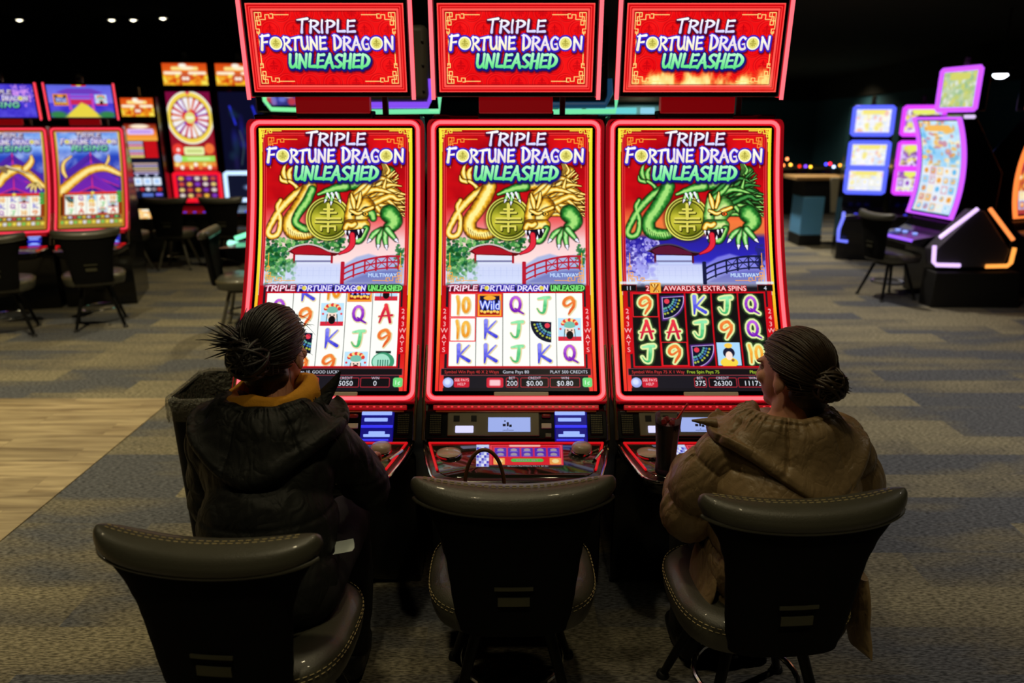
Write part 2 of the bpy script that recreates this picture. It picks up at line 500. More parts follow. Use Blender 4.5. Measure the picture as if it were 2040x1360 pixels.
def logo(cv, cx, y0, W, third='UNLEASHED', dim=1., rise=False):
    """Three-line game title, W wide on its second line."""
    h1, h2, h3 = W * .098, W * .105, W * .112
    white = lambda a, b: (lambda X, Y: rgb(255, 255, 255) + (rgb(205, 205, 255) - rgb(255, 255, 255)) * np.clip((Y - a) / (b - a), 0, 1)[..., None])
    def word(txt, x, y, w, h, out, colf, sl=0., wt=1., big=(), ow=.085, sh=rgb(45, 0, 20)):
        S = letters(txt, x, y, w, h, sl, wt, big)
        cv.ink(S, sh, h * .12, .8, h * .16, (h * .06, h * .12))
        cv.ink(S, out, h * ow, off=(h * .03, h * .05))
        cv.ink(S, out, h * ow * .8)
        cv.ink(S, colf)
        return S
    x1 = cx - W * .215
    word('TRIPLE', x1, y0, W * .43, h1, rgb(70, 10, 60), white(y0, y0 + h1 * 1.1), .04, 1.02, (0,), .05)
    y2 = y0 + W * .117
    def cream(X, Y):
        t = np.clip((Y - y2) / h2, 0, 1)[..., None]
        w_ = rgb(255, 255, 252) + (rgb(250, 238, 190) - rgb(255, 255, 252)) * t
        p = (vnoise(X, Y, 9. / W, 5) > .62)[..., None] * .35
        return w_ + (rgb(215, 200, 255) - w_) * p
    word('FO', cx - W * .5, y2, W * .145, h2, rgb(55, 30, 195), cream, 0, 1, (0,))
    word('RTUNE', cx - W * .335, y2, W * .325, h2, rgb(55, 30, 195), cream)
    word('DRAG', cx + W * .045, y2, W * .275, h2, rgb(55, 30, 195), cream, 0, 1, (0,))
    word('N', cx + W * .43, y2, W * .07, h2, rgb(55, 30, 195), cream)
    coin_letter(cv, cx - W * .385, y2 + h2 * .5, h2 * .46)
    coin_letter(cv, cx + W * .372, y2 + h2 * .5, h2 * .46)
    y3 = y2 + W * .124
    wid = W * (.63 if not rise else .66)
    def green(X, Y):
        t = np.clip((Y - y3) / h3, 0, 1)[..., None]
        return rgb(190, 255, 205) + (rgb(95, 225, 130) - rgb(190, 255, 205)) * t
    word(third, cx - wid * .49, y3, wid * .97, h3, rgb(20, 20, 120), green, .13, 1.12, (), .1, rgb(15, 5, 50))

def strip_logo(cv, x0, y0, x1, h):
    w = x1 - x0
    for txt, a, b, out, colr in (('TRIPLE', 0, .215, rgb(150, 10, 60), rgb(255, 240, 250)), ('FORTUNE', .24, .485, rgb(50, 30, 190), rgb(240, 235, 255)),
                                 ('DRAGON', .51, .735, rgb(50, 30, 190), rgb(240, 238, 255)), ('UNLEASHED', .755, 1., rgb(10, 70, 30), rgb(130, 240, 120))):
        S = letters(txt, x0 + a * w, y0, (b - a) * w, h, .06, 1.05)
        cv.ink(S, out, h * .16, .9); cv.ink(S, colr)
    for u in (.285, .69):
        cv.disc(x0 + u * w, y0 + h * .5, h * .34, rgb(225, 205, 70))

FRET = [[(0, 0), (10, 0), (10, 6), (3, 6), (3, 18), (8, 18), (8, 12), (0, 12), (0, 0)], [(6, 0), (6, 10), (16, 10), (16, 3), (22, 3), (22, 8), (28, 8), (28, 2), (24, 2)],
        [(28, 3), (52, 3)], [(0, 12), (0, 24), (5, 24), (5, 30), (1, 30), (1, 27)], [(3, 28), (3, 54)]]
def frets(cv, x0, y0, x1, y1, k, col, t, corners='abcd'):
    for c, (fx, fy, sx, sy) in zip('abcd', ((x0, y0, 1, 1), (x1, y0, -1, 1), (x0, y1, 1, -1), (x1, y1, -1, -1))):
        if c in corners:
            cv.ink([[(fx + sx * px * k, fy + sy * py * k, t) for px, py in st] for st in FRET], col)

def header_art(px, flame=False):
    cv = Canvas(1000, 548, px)
    cv.fill(rgb(235, 8, 14))
    w = cv.win(0, 0, 1000, 548); sl, X, Y = w
    cv.blend(sl, np.full(X.shape, 1.), rgb(226, 4, 12) + (rgb(250, 26, 26) - rgb(226, 4, 12)) * fbm(X, Y, 1 / 90., 2)[..., None])
    for r in range(5):
        for c in range(8):
            cx, cy = 70 + c * 150 - (r % 2) * 75, 55 + r * 108
            cv.ink([ell(cx, cy, 62, 58, 2.2, 22)], rgb(176, 0, 12), al=.75)
            cv.ink([ell(cx + 3, cy + 3, 62, 58, 1.6, 22)], rgb(255, 60, 50), al=.5)
            cv.ink([ell(cx, cy, 48, 45, 2., 20)], rgb(182, 0, 12), al=.6)
            coin_sym(cv, cx, cy, 42, rgb(172, 0, 14), .05, .75)
    if flame:
        w = cv.win(0, 300, 1000, 548); sl, X, Y = w
        n = fbm(X, Y * .55, 1 / 60., 31)
        t = np.clip((Y - 470 + n * 190 - 40) / 130, 0, 1)
        cv.blend(sl, np.clip(t * 1.7, 0, 1), rgb(255, 150, 40) + (rgb(255, 248, 170) - rgb(255, 150, 40)) * np.clip(t * 1.25 - .1, 0, 1)[..., None])
    for a, b, col in ((0, 10, (255, 78, 70)), (10, 20, (200, 4, 16)), (20, 27, (255, 60, 55)), (27, 33, (190, 0, 14)), (33, 46, (255, 92, 80))):
        m = (a + b) / 2
        cv.frame(m, m, 1000 - m, 548 - m, b - a, rgb(*col))
    cv.frame(50, 50, 950, 498, 3, rgb(120, 0, 10))
    frets(cv, 56, 58, 944, 490, 4.1, rgb(255, 226, 130), 2.6)
    logo(cv, 500, 98, 850)
    return cv

# ---- reel symbols
BR = {
 'A': [[(.55, .02, .1), (.32, .5, .1), (.12, 1., .06)], [(.52, .02, .12), (.7, .5, .1), (.84, 1., .09)], [(.08, .66, .05), (.95, .6, .08)]],
 'K': [[(.26, .0, .14), (.26, .5, .12), (.2, 1., .05)], [(.92, .02, .05), (.6, .3, .07), (.3, .6, .06)], [(.3, .56, .09), (.95, .9, .12)]],
 'Q': [ell(.46, .44, .32, .4, .1, 14), [(.42, .68, .05), (.7, .84, .08), (.98, .98, .05)]],
 'J': [[(.2, .12, .06), (.55, .07, .1), (.92, .06, .11)], cr([(.7, .06, .1), (.66, .5, .12), (.56, .9, .09), (.3, .9, .05), (.12, .68, .03)], 4)],
 '10': [[(.1, .0, .09), (.2, .4, .1), (.16, 1., .06)], ell(.7, .48, .2, .4, .1, 14)],
 '9': [cr([(.84, .3, .1), (.6, .06, .11), (.24, .18, .11), (.14, .42, .1), (.34, .54, .08), (.72, .34, .06)], 4), cr([(.84, .26, .1), (.8, .55, .1), (.6, .8, .09), (.46, 1., .05)], 4)],
}
BC = {'A': ((240, 60, 70), (195, 20, 60)), 'K': ((140, 140, 245), (62, 62, 215)), 'Q': ((190, 95, 225), (110, 20, 175)), 'J': ((150, 235, 175), (60, 180, 105)),
      '10': ((250, 195, 80), (235, 140, 30)), '9': ((245, 140, 60), (225, 85, 35))}
def sym(cv, n, cx, cy, w, h, dark=False):
    if n in BR:
        lw, lh = w * .56, h * .72
        S = [[(cx - lw / 2 + x * lw, cy - lh / 2 + y * lh, r * lh * .8) for x, y, r in st] for st in BR[n]]
        a, b = rgb(*BC[n][0]), rgb(*BC[n][1])
        f = lambda X, Y: a + (b - a) * np.clip((Y - cy) / lh + .5 + .5 * (vnoise(X, Y, 1 / 14., 4) - .5), 0, 1)[..., None]
        if dark:
            cv.ink(S, rgb(120, 200, 90), lh * .15, .55, lh * .16); cv.ink(S, rgb(226, 238, 165), lh * .1)
        else:
            cv.ink(S, rgb(225, 205, 150), lh * .045, .9, lh * .04, (lh * .025, lh * .03))
        cv.ink(S, f)
    elif n == 'fan':
        a0 = math.radians(100) if not dark else math.radians(35)
        ox, oy = (cx + w * .32, cy - h * .3) if not dark else (cx - w * .34, cy - h * .3)
        sg = -1 if not dark else 1
        R = w * .78
        pts = [(ox, oy)] + [(ox + sg * R * math.cos(t), oy + R * math.sin(t) * 1.02) for t in np.linspace(-.06, 1.55, 14)]
        if dark: cv.poly([(cx + (x - cx) * 1.16, cy + (y - cy) * 1.16) for x, y in pts], rgb(150, 60, 230), .9, w * .12); cv.poly([(cx + (x - cx) * 1.07, cy + (y - cy) * 1.07) for x, y in pts], rgb(205, 190, 235))
        cv.poly(pts, rgb(10, 16, 40))
        for i, t in enumerate(np.linspace(.15, 1.4, 7)):
            for q, col in ((.82, (190, 205, 70)), (.68, (70, 130, 200)), (.55, (110, 190, 170))):
                cv.disc(ox + sg * R * q * math.cos(t + .06 * i % .1), oy + R * q * math.sin(t), w * .045, rgb(*col), al=.9, soft=4)
        cv.disc(ox + sg * R * .2, oy + R * .17, w * .1, rgb(230, 60, 80))
    elif n in ('man', 'lady'):
        hw, hh = w * .43, h * .47
        cv.rect(cx - hw, cy - hh, cx + hw, cy + hh, rgb(190, 228, 250) if n == 'man' else rgb(170, 215, 250))
        if n == 'man':
            cv.rect(cx - hw, cy + hh * .62, cx + hw, cy + hh, rgb(215, 40, 60))
            cv.disc(cx, cy + hh * .12, hw * .42, rgb(250, 222, 205), hh * .5)
            cv.disc(cx, cy + hh * .48, hw * .3, rgb(20, 16, 18), hh * .36)
            cv.disc(cx, cy - hh * .42, hw * .55, rgb(120, 190, 170), hh * .3)
            for i in range(9):
                t = math.pi * i / 8
                cv.disc(cx - hw * .6 * math.cos(t), cy - hh * .5 - hh * .34 * math.sin(t), hw * .16, rgb(*((225, 60, 50), (250, 215, 140))[i % 2]))
            for q in (-1, 1):
                cv.disc(cx + q * hw * .17, cy + hh * .06, hw * .07, rgb(60, 40, 40)); cv.ink([[(cx + q * hw * .42, cy, 3), (cx + q * hw * .5, cy + hh * .8, 2)]], rgb(60, 90, 90))
                cv.disc(cx + q * hw * .8, cy - hh * .05, hw * .1, rgb(230, 70, 80))
        else:
            cv.disc(cx - 2, cy + hh * .75, hw * .75, rgb(246, 214, 70), hh * .45)
            cv.disc(cx, cy - hh * .1, hw * .5, rgb(24, 26, 52), hh * .46)
            cv.disc(cx, cy + hh * .16, hw * .3, rgb(252, 226, 212), hh * .38)
            cv.disc(cx, cy - hh * .72, hw * .34, rgb(250, 205, 80), hh * .22)
            cv.disc(cx + hw * .3, cy + hh * .55, hw * .13, rgb(150, 90, 60))
    elif n == 'wild':
        hw, hh = w * .46, h * .48
        cv.rect(cx - hw, cy - hh, cx + hw, cy + hh, rgb(235, 125, 30)); cv.frame(cx - hw * .9, cy - hh * .9, cx + hw * .9, cy + hh * .9, 4, rgb(255, 190, 70))
        cv.rect(cx - hw * .8, cy - hh * .8, cx + hw * .8, cy + hh * .8, rgb(16, 14, 50))
        cv.disc(cx, cy - hh * .62, hw * .5, rgb(245, 170, 50), hh * .2); cv.rect(cx - hw * .8, cy + hh * .55, cx + hw * .8, cy + hh * .8, rgb(150, 20, 20))
        for i in range(6): cv.disc(cx + hw * (-.65 + .26 * i), cy + hh * (.5 + .08 * (i % 2)), hw * .13, rgb(252, 205, 90))
        cv.text('Wild', cx, cy - hh * .42, hh * .78, rgb(235, 242, 255), anchor=.5, bold=.03, outline=rgb(70, 90, 220), ow=5, stretch=.78)
    elif n == 'pot':
        cv.rect(cx - w * .28, cy - h * .46, cx + w * .28, cy - h * .36, rgb(30, 50, 45))
        cv.disc(cx, cy - h * .02, w * .42, rgb(60, 150, 110), h * .38); cv.disc(cx - w * .06, cy - h * .02, w * .32, rgb(165, 225, 200), h * .32)
        for i in range(5): cv.rect(cx - w * .2 + i * w * .09, cy - h * .1, cx - w * .16 + i * w * .09, cy + h * .18, rgb(50, 120, 95))
    elif n == 'gold':
        hw, hh = w * .42, h * .46
        cv.rect(cx - hw, cy - hh, cx + hw, cy + hh, rgb(240, 170, 60), rd=6)
        for i in range(5): cv.ink([[(cx - hw * .7 + i * hw * .3, cy - hh * .6, 5), (cx + hw * (.5 - .2 * i), cy + hh * .7, 5)]], rgb(255, 225, 130) if i % 2 else rgb(150, 80, 20))

def claw(cv, x, y, k, ang, green, light):
    ca, sa = math.cos(ang), math.sin(ang)
    R = lambda px, py: (x + (px * ca - py * sa) * k, y + (px * sa + py * ca) * k)
    for i, (a, b, c) in enumerate((((0, 0), (-46, 26), (-70, 62)), ((12, 4), (-16, 52), (-18, 98)), ((26, 2), (22, 54), (30, 100)), ((34, -4), (62, 30), (88, 62)))):
        pts = cr([R(*a) + (19 * k,), R(*b) + (17 * k,), R(*c) + (11 * k,)], 4)
        cv.tube([pts], rgb(14, 50, 18), green, light)
        e = R(c[0] * 1.02 + (c[0] - b[0]) * .5, c[1] + (c[1] - b[1]) * .5)
        cv.ink([[R(*c) + (9 * k,), e + (1.5 * k,)]], rgb(45, 45, 80), 3, .7); cv.ink([[R(*c) + (9 * k,), e + (1.5 * k,)]], rgb(238, 236, 250))

def dragon(cv, theme):
    G = (rgb(95, 45, 5), rgb(236, 176, 38), rgb(255, 240, 150))
    N = (rgb(8, 40, 14), rgb(48, 140, 50), rgb(165, 225, 120))
    body = N if theme == 'green' else G
    mane = N if theme == 'green' else G
    # tail with its flame tuft, the looped tail and the thick coil
    for pts in ([(190, 345, 16), (160, 300, 20), (165, 250, 8), (185, 225, 2)], [(200, 340, 15), (195, 290, 18), (215, 250, 4)], [(180, 350, 14), (145, 340, 13), (135, 310, 3)]):
        cv.tube([cr(pts, 5)], *body)
    cv.tube([cr([(195, 345, 10), (235, 372, 14), (248, 410, 16), (225, 445, 18)], 5)], *body)
    cv.tube([cr([(330, 372, 26), (225, 440, 25), (140, 530, 24), (92, 610, 22), (62, 680, 20), (85, 712, 20), (128, 690, 19), (142, 610, 18), (120, 520, 17), (140, 470, 14)], 6)], *body)
    cv.tube([cr([(330, 380, 44), (300, 450, 48), (245, 540, 46), (200, 610, 44), (215, 680, 42), (300, 700, 36), (370, 680, 30)], 6)], *body)
    if theme == 'mixed':
        cv.tube([cr([(345, 400, 26), (310, 480, 30), (255, 560, 26), (240, 620, 24), (300, 660, 26), (360, 650, 20)], 6)], *N)
    for i in range(11):
        t = i / 10
        cv.ink([[(190 + t * 150, 655 + 45 * math.sin(t * 3.), 3), (200 + t * 150, 712 + 22 * math.sin(t * 3.), 2)]], body[0], al=.5)
    # the arched back behind the title
    cv.tube([cr([(520, 385, 30), (600, 362, 42), (700, 352, 54), (800, 330, 50), (850, 280, 34)], 6)], *(N if theme != 'gold' else G))
    for q in range(4):
        cv.tube([cr([(800 + q * 12, 330 - q * 12, 12), (815 + q * 10, 270, 10), (800 + q * 8, 232, 3)], 4)], *(G if theme != 'green' else N))
    # coin
    cx, cy, r = 452, 594, 146
    w = cv.win(cx - r - 30, cy - r - 30, cx + r + 30, cy + r + 30); sl, X, Y = w
    d = np.hypot(X - cx, Y - cy)
    cv.blend(sl, cv.cover(d - r - 8, 26) * .6, rgb(40, 25, 5))
    ang = np.arctan2(Y - cy, X - cx)
    sh = .5 + .5 * np.sin(2 * ang + 1.0 + d / 90.)
    base = rgb(92, 100, 12) + (rgb(212, 205, 62) - rgb(92, 100, 12)) * (sh * .8 + .2 * vnoise(X, Y, 1 / 25., 9))[..., None]
    cv.blend(sl, cv.cover(d - r), base)
    for rad, col, th in ((r - 4, (240, 236, 130), 5), (r * .9, (70, 70, 10), 7), (r * .86, (225, 220, 110), 5), (r * .78, (50, 52, 12), 7)):
        cv.ink([ell(cx, cy, rad, rad, th / 2, 44)], rgb(*col), al=.9)
    coin_sym(cv, cx + 4, cy + 5, r * .86, rgb(45, 46, 12), .075); coin_sym(cv, cx, cy, r * .86, rgb(222, 212, 92), .055)
    # claws
    claw(cv, 475, 400, .82, .35, rgb(70, 165, 70), rgb(190, 240, 160))
    cv.tube([cr([(560, 380, 34), (500, 392, 28), (440, 410, 18), (385, 432, 10)], 5)], *N)
    for q in (0, 1, 2): cv.ink([[(445 + q * 28, 428 - q * 3, 8), (462 + q * 26, 462, 2)]], rgb(240, 240, 255))
    # mane strands sweeping back from the head
    rnd = random.Random(5)
    ends = [(960, 470), (970, 520), (955, 545), (930, 420), (905, 330), (900, 300), (940, 570), (870, 360), (965, 490), (915, 400), (880, 600), (945, 500), (850, 330), (925, 540), (890, 450), (800, 330), (760, 330), (960, 440)]
    for i, (ex, ey) in enumerate(ends * 4):
        sx, sy = rnd.uniform(600, 720), rnd.uniform(420, 560)
        mx, my = (sx + ex) / 2 + rnd.uniform(-30, 30), (sy + ey) / 2 - rnd.uniform(-30, 75)
        ex, ey = ex + rnd.uniform(-25, 15), ey + rnd.uniform(-25, 25)
        c = (rgb(150, 88, 16),) + mane[1:] if theme != 'green' else ((rgb(4, 22, 8), rgb(18, 78, 26), rgb(70, 150, 70)) if i % 2 else N)
        cv.tube([cr([(sx, sy, 20), (mx, my, 18), ((mx + ex) / 2 + rnd.uniform(-6, 6), (my + ey) / 2 + rnd.uniform(-18, 18), 12), (ex, ey, 3)], 5)], *c)
    # head
    hg = G if theme != 'green' else (rgb(14, 60, 20), rgb(110, 180, 80), rgb(215, 235, 150))
    cv.tube([[(690, 520, 66), (640, 600, 52)]], *hg)
    cv.tube([cr([(600, 470, 22), (595, 560, 34), (590, 625, 36)], 5)], *hg)
    cv.tube([[(590, 640, 40), (690, 636, 34)]], *hg)
    if theme == 'mixed': cv.tube([cr([(700, 545, 30), (735, 560, 26), (745, 590, 22)], 4)], *N)
    cv.tube([cr([(565, 655, 20), (580, 632, 18), (604, 640, 20), (626, 628, 16)], 4)], *G)
    for p in ([(600, 430, 6), (612, 475, 16), (622, 520, 12)], [(660, 420, 5), (655, 470, 15), (640, 520, 10)], [(740, 520, 12), (690, 540, 16), (650, 560, 8)], [(598, 540, 9), (640, 560, 13), (668, 552, 6)]):
        cv.tube([cr(p, 5)], *G)
    cv.disc(694, 562, 22, rgb(20, 24, 10), 15); cv.disc(696, 562, 15, rgb(250, 190, 60) if theme != 'green' else rgb(250, 110, 40), 11); cv.disc(693, 562, 6, rgb(10, 10, 10))
    cv.disc(610, 566, 12, rgb(20, 24, 10), 8)
    # open jaw, teeth and tongue
    cv.tube([cr([(700, 660, 22), (660, 735, 24), (600, 740, 16)], 5)], *N)
    cv.poly([(555, 672), (700, 656), (668, 722), (590, 728)], rgb(20, 14, 30))
    for x, y, dy in ((566, 678, 22), (590, 680, 26), (650, 672, 28), (676, 668, 22), (610, 728, -20), (640, 726, -22), (580, 722, -16)):
        cv.ink([[(x, y, 7), (x + 2, y + dy, 1)]], rgb(245, 245, 255))
    cv.ink([cr([(610, 700, 15), (612, 760, 17), (585, 800, 13), (530, 828, 5)], 6)], rgb(120, 0, 20), 4)
    cv.ink([cr([(610, 700, 14), (612, 760, 16), (585, 800, 12), (530, 828, 4)], 6)], rgb(228, 40, 60))
    # right foreleg and claw
    cv.tube([cr([(850, 560, 60), (885, 610, 50), (850, 655, 40)], 5)], *N)
    claw(cv, 800, 668, 1.08, 0., rgb(70, 165, 70), rgb(180, 235, 150))

def main_art(px, theme, reels, scroll, info, night=False):
    cv = Canvas(1000, 1745, px)
    cv.fill(rgb(14, 12, 16))
    w = cv.win(0, 0, 1000, 1100); sl, X, Y = w
    n = fbm(X, Y, 1 / 130., 11)
    cv.blend(sl, np.ones(X.shape), rgb(150, 0, 14) + (rgb(226, 14, 22) - rgb(150, 0, 14)) * np.clip(n * 1.2, 0, 1)[..., None])
    # sky, hills and mist of the lower scene
    if night:
        stops = ((0, (185, 20, 30)), (.3, (245, 120, 60)), (.42, (225, 120, 60)), (.48, (40, 30, 150)), (.72, (45, 40, 190)), (.84, (170, 175, 250)), (1, (225, 232, 255)))
    else:
        stops = ((0, (200, 14, 28)), (.28, (235, 90, 90)), (.5, (246, 205, 205)), (.72, (252, 222, 220)), (.85, (205, 220, 250)), (1, (215, 225, 252)))
    y0, y1 = 430, 1040
    t = np.clip((Y - y0) / (y1 - y0), 0, 1)
    col = np.stack([np.interp(t, [s_[0] for s_ in stops], [s_[1][c] / 255 for s_ in stops]) for c in range(3)], -1)
    cv.blend(sl, np.clip((Y - 430) / 160 + (n - .5) * .9, 0, 1), col)
    cv.poly([(560, 905), (640, 850), (720, 828), (800, 850), (880, 835), (950, 850), (950, 1020), (540, 1020)], rgb(150, 172, 225) if not night else rgb(140, 140, 235), .8, 14)
    rnd = random.Random(3)
    for i in range(560):
        a = rnd.random(); ux = 55 + abs(rnd.gauss(0, 1)) * 95; uy = 850 + rnd.gauss(0, 72) + ux * .12
        if rnd.random() < .45: ux, uy = rnd.uniform(180, 560), 735 + rnd.gauss(0, 32) + abs(ux - 330) * .1
        if not night: c = (rgb(18, 78, 30), rgb(58, 140, 62), rgb(135, 195, 110), rgb(20, 95, 60))[i % 4]
        else: c = (rgb(90, 80, 190), rgb(160, 150, 235), rgb(205, 205, 250), rgb(60, 50, 150))[i % 4]
        if night and ux > 260: continue
        cv.disc(ux, uy, rnd.uniform(5, 14), c, al=.85, soft=5)
    for i in range(60):
        cv.disc(920 + rnd.gauss(0, 16), 850 + rnd.gauss(0, 45), rnd.uniform(5, 12), rgb(25, 110, 50) if not night else rgb(40, 40, 120), al=.7, soft=5)
    # pavilion
    red = rgb(170, 18, 34) if not night else rgb(90, 20, 50)
    wall = rgb(222, 228, 246) if not night else rgb(190, 205, 250)
    cv.rect(235, 838, 480, 900, wall); cv.rect(235, 872, 480, 884, rgb(120, 120, 165))
    for x in (238, 482): cv.rect(x - 7, 815, x + 7, 892, red)
    cv.poly([(195, 812), (255, 772), (330, 762), (400, 780), (470, 812), (548, 822), (500, 842), (240, 834)], rgb(45, 8, 14) if night else rgb(96, 8, 16))
    cv.poly([(215, 806), (270, 780), (330, 772), (400, 792), (470, 820), (480, 834), (240, 830)], red)
    cv.ink([cr([(192, 812, 4), (250, 776, 5), (330, 764, 5), (400, 780, 5), (470, 812, 5), (552, 822, 3)], 5)], rgb(205, 195, 190) if not night else rgb(70, 60, 90))
    cv.rect(190, 895, 545, 1032, rgb(206, 214, 246), .9, soft=20)
    for i in range(8): cv.rect(250 + i * 38, 918, 252 + i * 38, 1000, rgb(165, 178, 228), .6)
    for i in range(2): cv.rect(230, 940 + i * 34, 545, 942 + i * 34, rgb(170, 180, 230), .5)
    for i in range(90):
        cv.disc(rnd.uniform(60, 250), rnd.gauss(950, 45), rnd.uniform(5, 15), (rgb(90, 165, 90), rgb(160, 205, 150), rgb(60, 130, 80))[i % 3] if not night else rgb(165, 165, 240), al=.6, soft=9)
    cv.rect(60, 985, 940, 1060, rgb(212, 222, 250), .75, soft=60)
    # arched bridge
    bc = rgb(184, 24, 48) if not night else rgb(22, 26, 62)
    arc = lambda x, k: 1015 - k - 85 * math.sin(math.pi * min(1, max(0, (x - 560) / 640.))) ** .8
    cv.poly([(556, 1030)] + [(x, arc(x, -4)) for x in range(560, 930, 20)] + [(925, 1035)], rgb(70, 70, 150), .55, 30)
    for k in (8, 48, 86):
        cv.ink([[(x, arc(x, k), 5 if k != 86 else 6.5) for x in range(560, 921, 18)]], bc)
    for x in range(625, 921, 72): cv.ink([[(x, arc(x, 88), 5.5), (x, arc(x, 0), 5.5)]], bc)
    for a, b in ((700, 770), (770, 840), (842, 914)): cv.ink([[(a, arc(a, 84), 2.5), (b, arc(b, 10), 2.5)], [(b, arc(b, 84), 2.5), (a, arc(a, 10), 2.5)]], bc)
    cv.rect(541, 880, 566, 1035, bc, rd=8)
    cv.text('MULTIWAY', 905, 958, 26, rgb(225, 240, 255), anchor=1., outline=rgb(120, 150, 220), ow=3)
    dragon(cv, theme)
    # borders
    for a, b, c in ((22, 30, (140, 0, 10)), (30, 36, (250, 70, 70)), (36, 44, (170, 0, 14)), (44, 48, (240, 60, 60))):
        m = (a + b) / 2
        cv.frame(m, m, 1000 - m, 1900, b - a, rgb(*c))
    frets(cv, 62, 62, 938, 1018, 3.6, rgb(255, 170, 60), 2.4)
    logo(cv, 497, 28, 890)
    # lower dark part with the reels
    w = cv.win(48, 1015, 952, 1745); sl, X, Y = w
    cv.blend(sl, np.clip((Y - 1022) / 34, 0, 1), rgb(26, 24, 32))
    # side ramps: yellow at the top to red at the foot
    st = ((0, rgb(236, 226, 40)), (.5, rgb(240, 225, 50)), (.66, rgb(250, 190, 40)), (.8, rgb(250, 110, 40)), (1, rgb(240, 40, 40)))
    cv.vgrad(0, 0, 20, 1745, st); cv.vgrad(980, 0, 1000, 1745, st); cv.rect(0, 0, 1000, 12, rgb(245, 225, 60))
    frets(cv, 12, 10, 988, 1740, 2.6, rgb(250, 235, 70), 3, 'ab')
    for x in (24, 948): cv.vgrad(x, 1040, x + 28, 1745, ((0, rgb(190, 10, 20)), (.6, rgb(215, 20, 24)), (1, rgb(240, 60, 50))))
    for x, sg in ((46, 1), (954, -1)):
        cv.rect(x - 26, 1185, x + 26, 1500, rgb(205, 8, 22), rd=14)
        for i, ch in enumerate('243WAYS'):
            cv.text(ch, x, 1196 + i * 43, 32, rgb(255, 205, 205), anchor=.5, bold=.015)
    # reels
    X0, X1, Y0, Y1 = 78, 926, 1092, 1580
    cw, ch = (X1 - X0) / 5, (Y1 - Y0) / 3
    cv.rect(X0 - 10, Y0 - 10, X1 + 10, Y1 + 10, rgb(190, 8, 24)); cv.rect(X0, Y0, X1, Y1, rgb(250, 252, 246) if not night else rgb(16, 16, 16))
    keep = cv.a.copy()
    for c in range(5):
        for r, n_ in enumerate(reels[c]):
            sym(cv, n_, X0 + (c + .5) * cw, Y0 + (r + .5 + scroll[c]) * ch, cw, ch, night)
    m = np.ones(cv.a.shape[:2], bool)
    m[int(Y0 * cv.k):int(Y1 * cv.k) + 1, int(X0 * cv.k):int(X1 * cv.k) + 1] = False
    cv.a[m] = keep[m]
    for c in range(1, 5):
        x = X0 + c * cw
        cv.rect(x - (1.6 if not night else 5), Y0, x + (1.6 if not night else 5), Y1, rgb(40, 36, 34) if not night else rgb(200, 8, 24))
    cv.frame(X0 - 4, Y0 - 4, X1 + 4, Y1 + 4, 9, rgb(205, 10, 28))
    for c, r in info.get('win', ()):
        cv.frame(X0 + c * cw + 5, Y0 + r * ch + 4, X0 + (c + 1) * cw - 5, Y0 + (r + 1) * ch - 4, 6, rgb(240, 30, 40))
    if night:
        cv.text('2', 172, 1042, 34, rgb(255, 235, 235), outline=rgb(190, 10, 20), ow=5)
        sym(cv, 'gold', 232, 1056, 84, 76)
        cv.text('AWARDS 5 EXTRA SPINS', 285, 1042, 34, rgb(255, 240, 240), outline=rgb(190, 10, 20), ow=5, stretch=(570. / 560))
        for x, t_, h_ in ((62, '11', 'SPIN'), (938, '4', 'LEFT')):
            cv.rect(x - 48, 1036, x + 48, 1078, rgb(12, 10, 12)); cv.frame(x - 48, 1036, x + 48, 1078, 3, rgb(150, 20, 20))
            cv.text(t_, x, 1044, 28, rgb(235, 240, 255), anchor=.5)
            cv.rect(x - 56, 1014, x + 56, 1032, rgb(225, 235, 245), .85, soft=4)
    else:
        strip_logo(cv, 62, 1038, 938, 40)
    # message bar and meters
    cv.rect(34, 1596, 966, 1640, rgb(20, 16, 20), rd=6); cv.frame(34, 1596, 966, 1640, 4, rgb(150, 60, 70), rd=6)
    for x, an, t_, c in info['bar']: cv.text(t_, x, 1607, 21, c, anchor=an, bold=.032, stretch=.98 if an else .92)
    for x0, x1, lab, val in info['meters']:
        cv.rect(x0, 1658, x1, 1718, rgb(16, 14, 18), rd=6); cv.frame(x0, 1658, x1, 1718, 4, rgb(190, 40, 55), rd=6)
        cv.text(lab, (x0 + x1) / 2, 1650, 17, rgb(220, 225, 245), anchor=.5); cv.text(val, (x0 + x1) / 2, 1676, 33, rgb(240, 244, 255), anchor=.5, bold=.03)
    if info.get('help', True):
        cv.disc(80, 1688, 33, rgb(160, 175, 235)); cv.disc(76, 1684, 20, rgb(215, 225, 255), soft=14)
        cv.rect(116, 1656, 212, 1720, rgb(200, 30, 50), rd=10)
        for i, q in enumerate(('SEE PAYS', 'HELP')): cv.text(q, 164, 1662 + i * 27, 18, rgb(255, 225, 228), anchor=.5, stretch=.9)
    if info.get('more', True):
        cv.rect(318, 1656, 422, 1722, rgb(205, 35, 55), rd=12); cv.rect(336, 1670, 404, 1710, rgb(255, 225, 230), .85, rd=8, soft=10)
    cv.rect(912, 1656, 972, 1718, rgb(110, 215, 120), rd=14); cv.text('1\u00a2', 942, 1672, 30, rgb(225, 255, 228), anchor=.5)
    cv.rect(48, 1725, 952, 1745, rgb(22, 20, 26))
    return cv

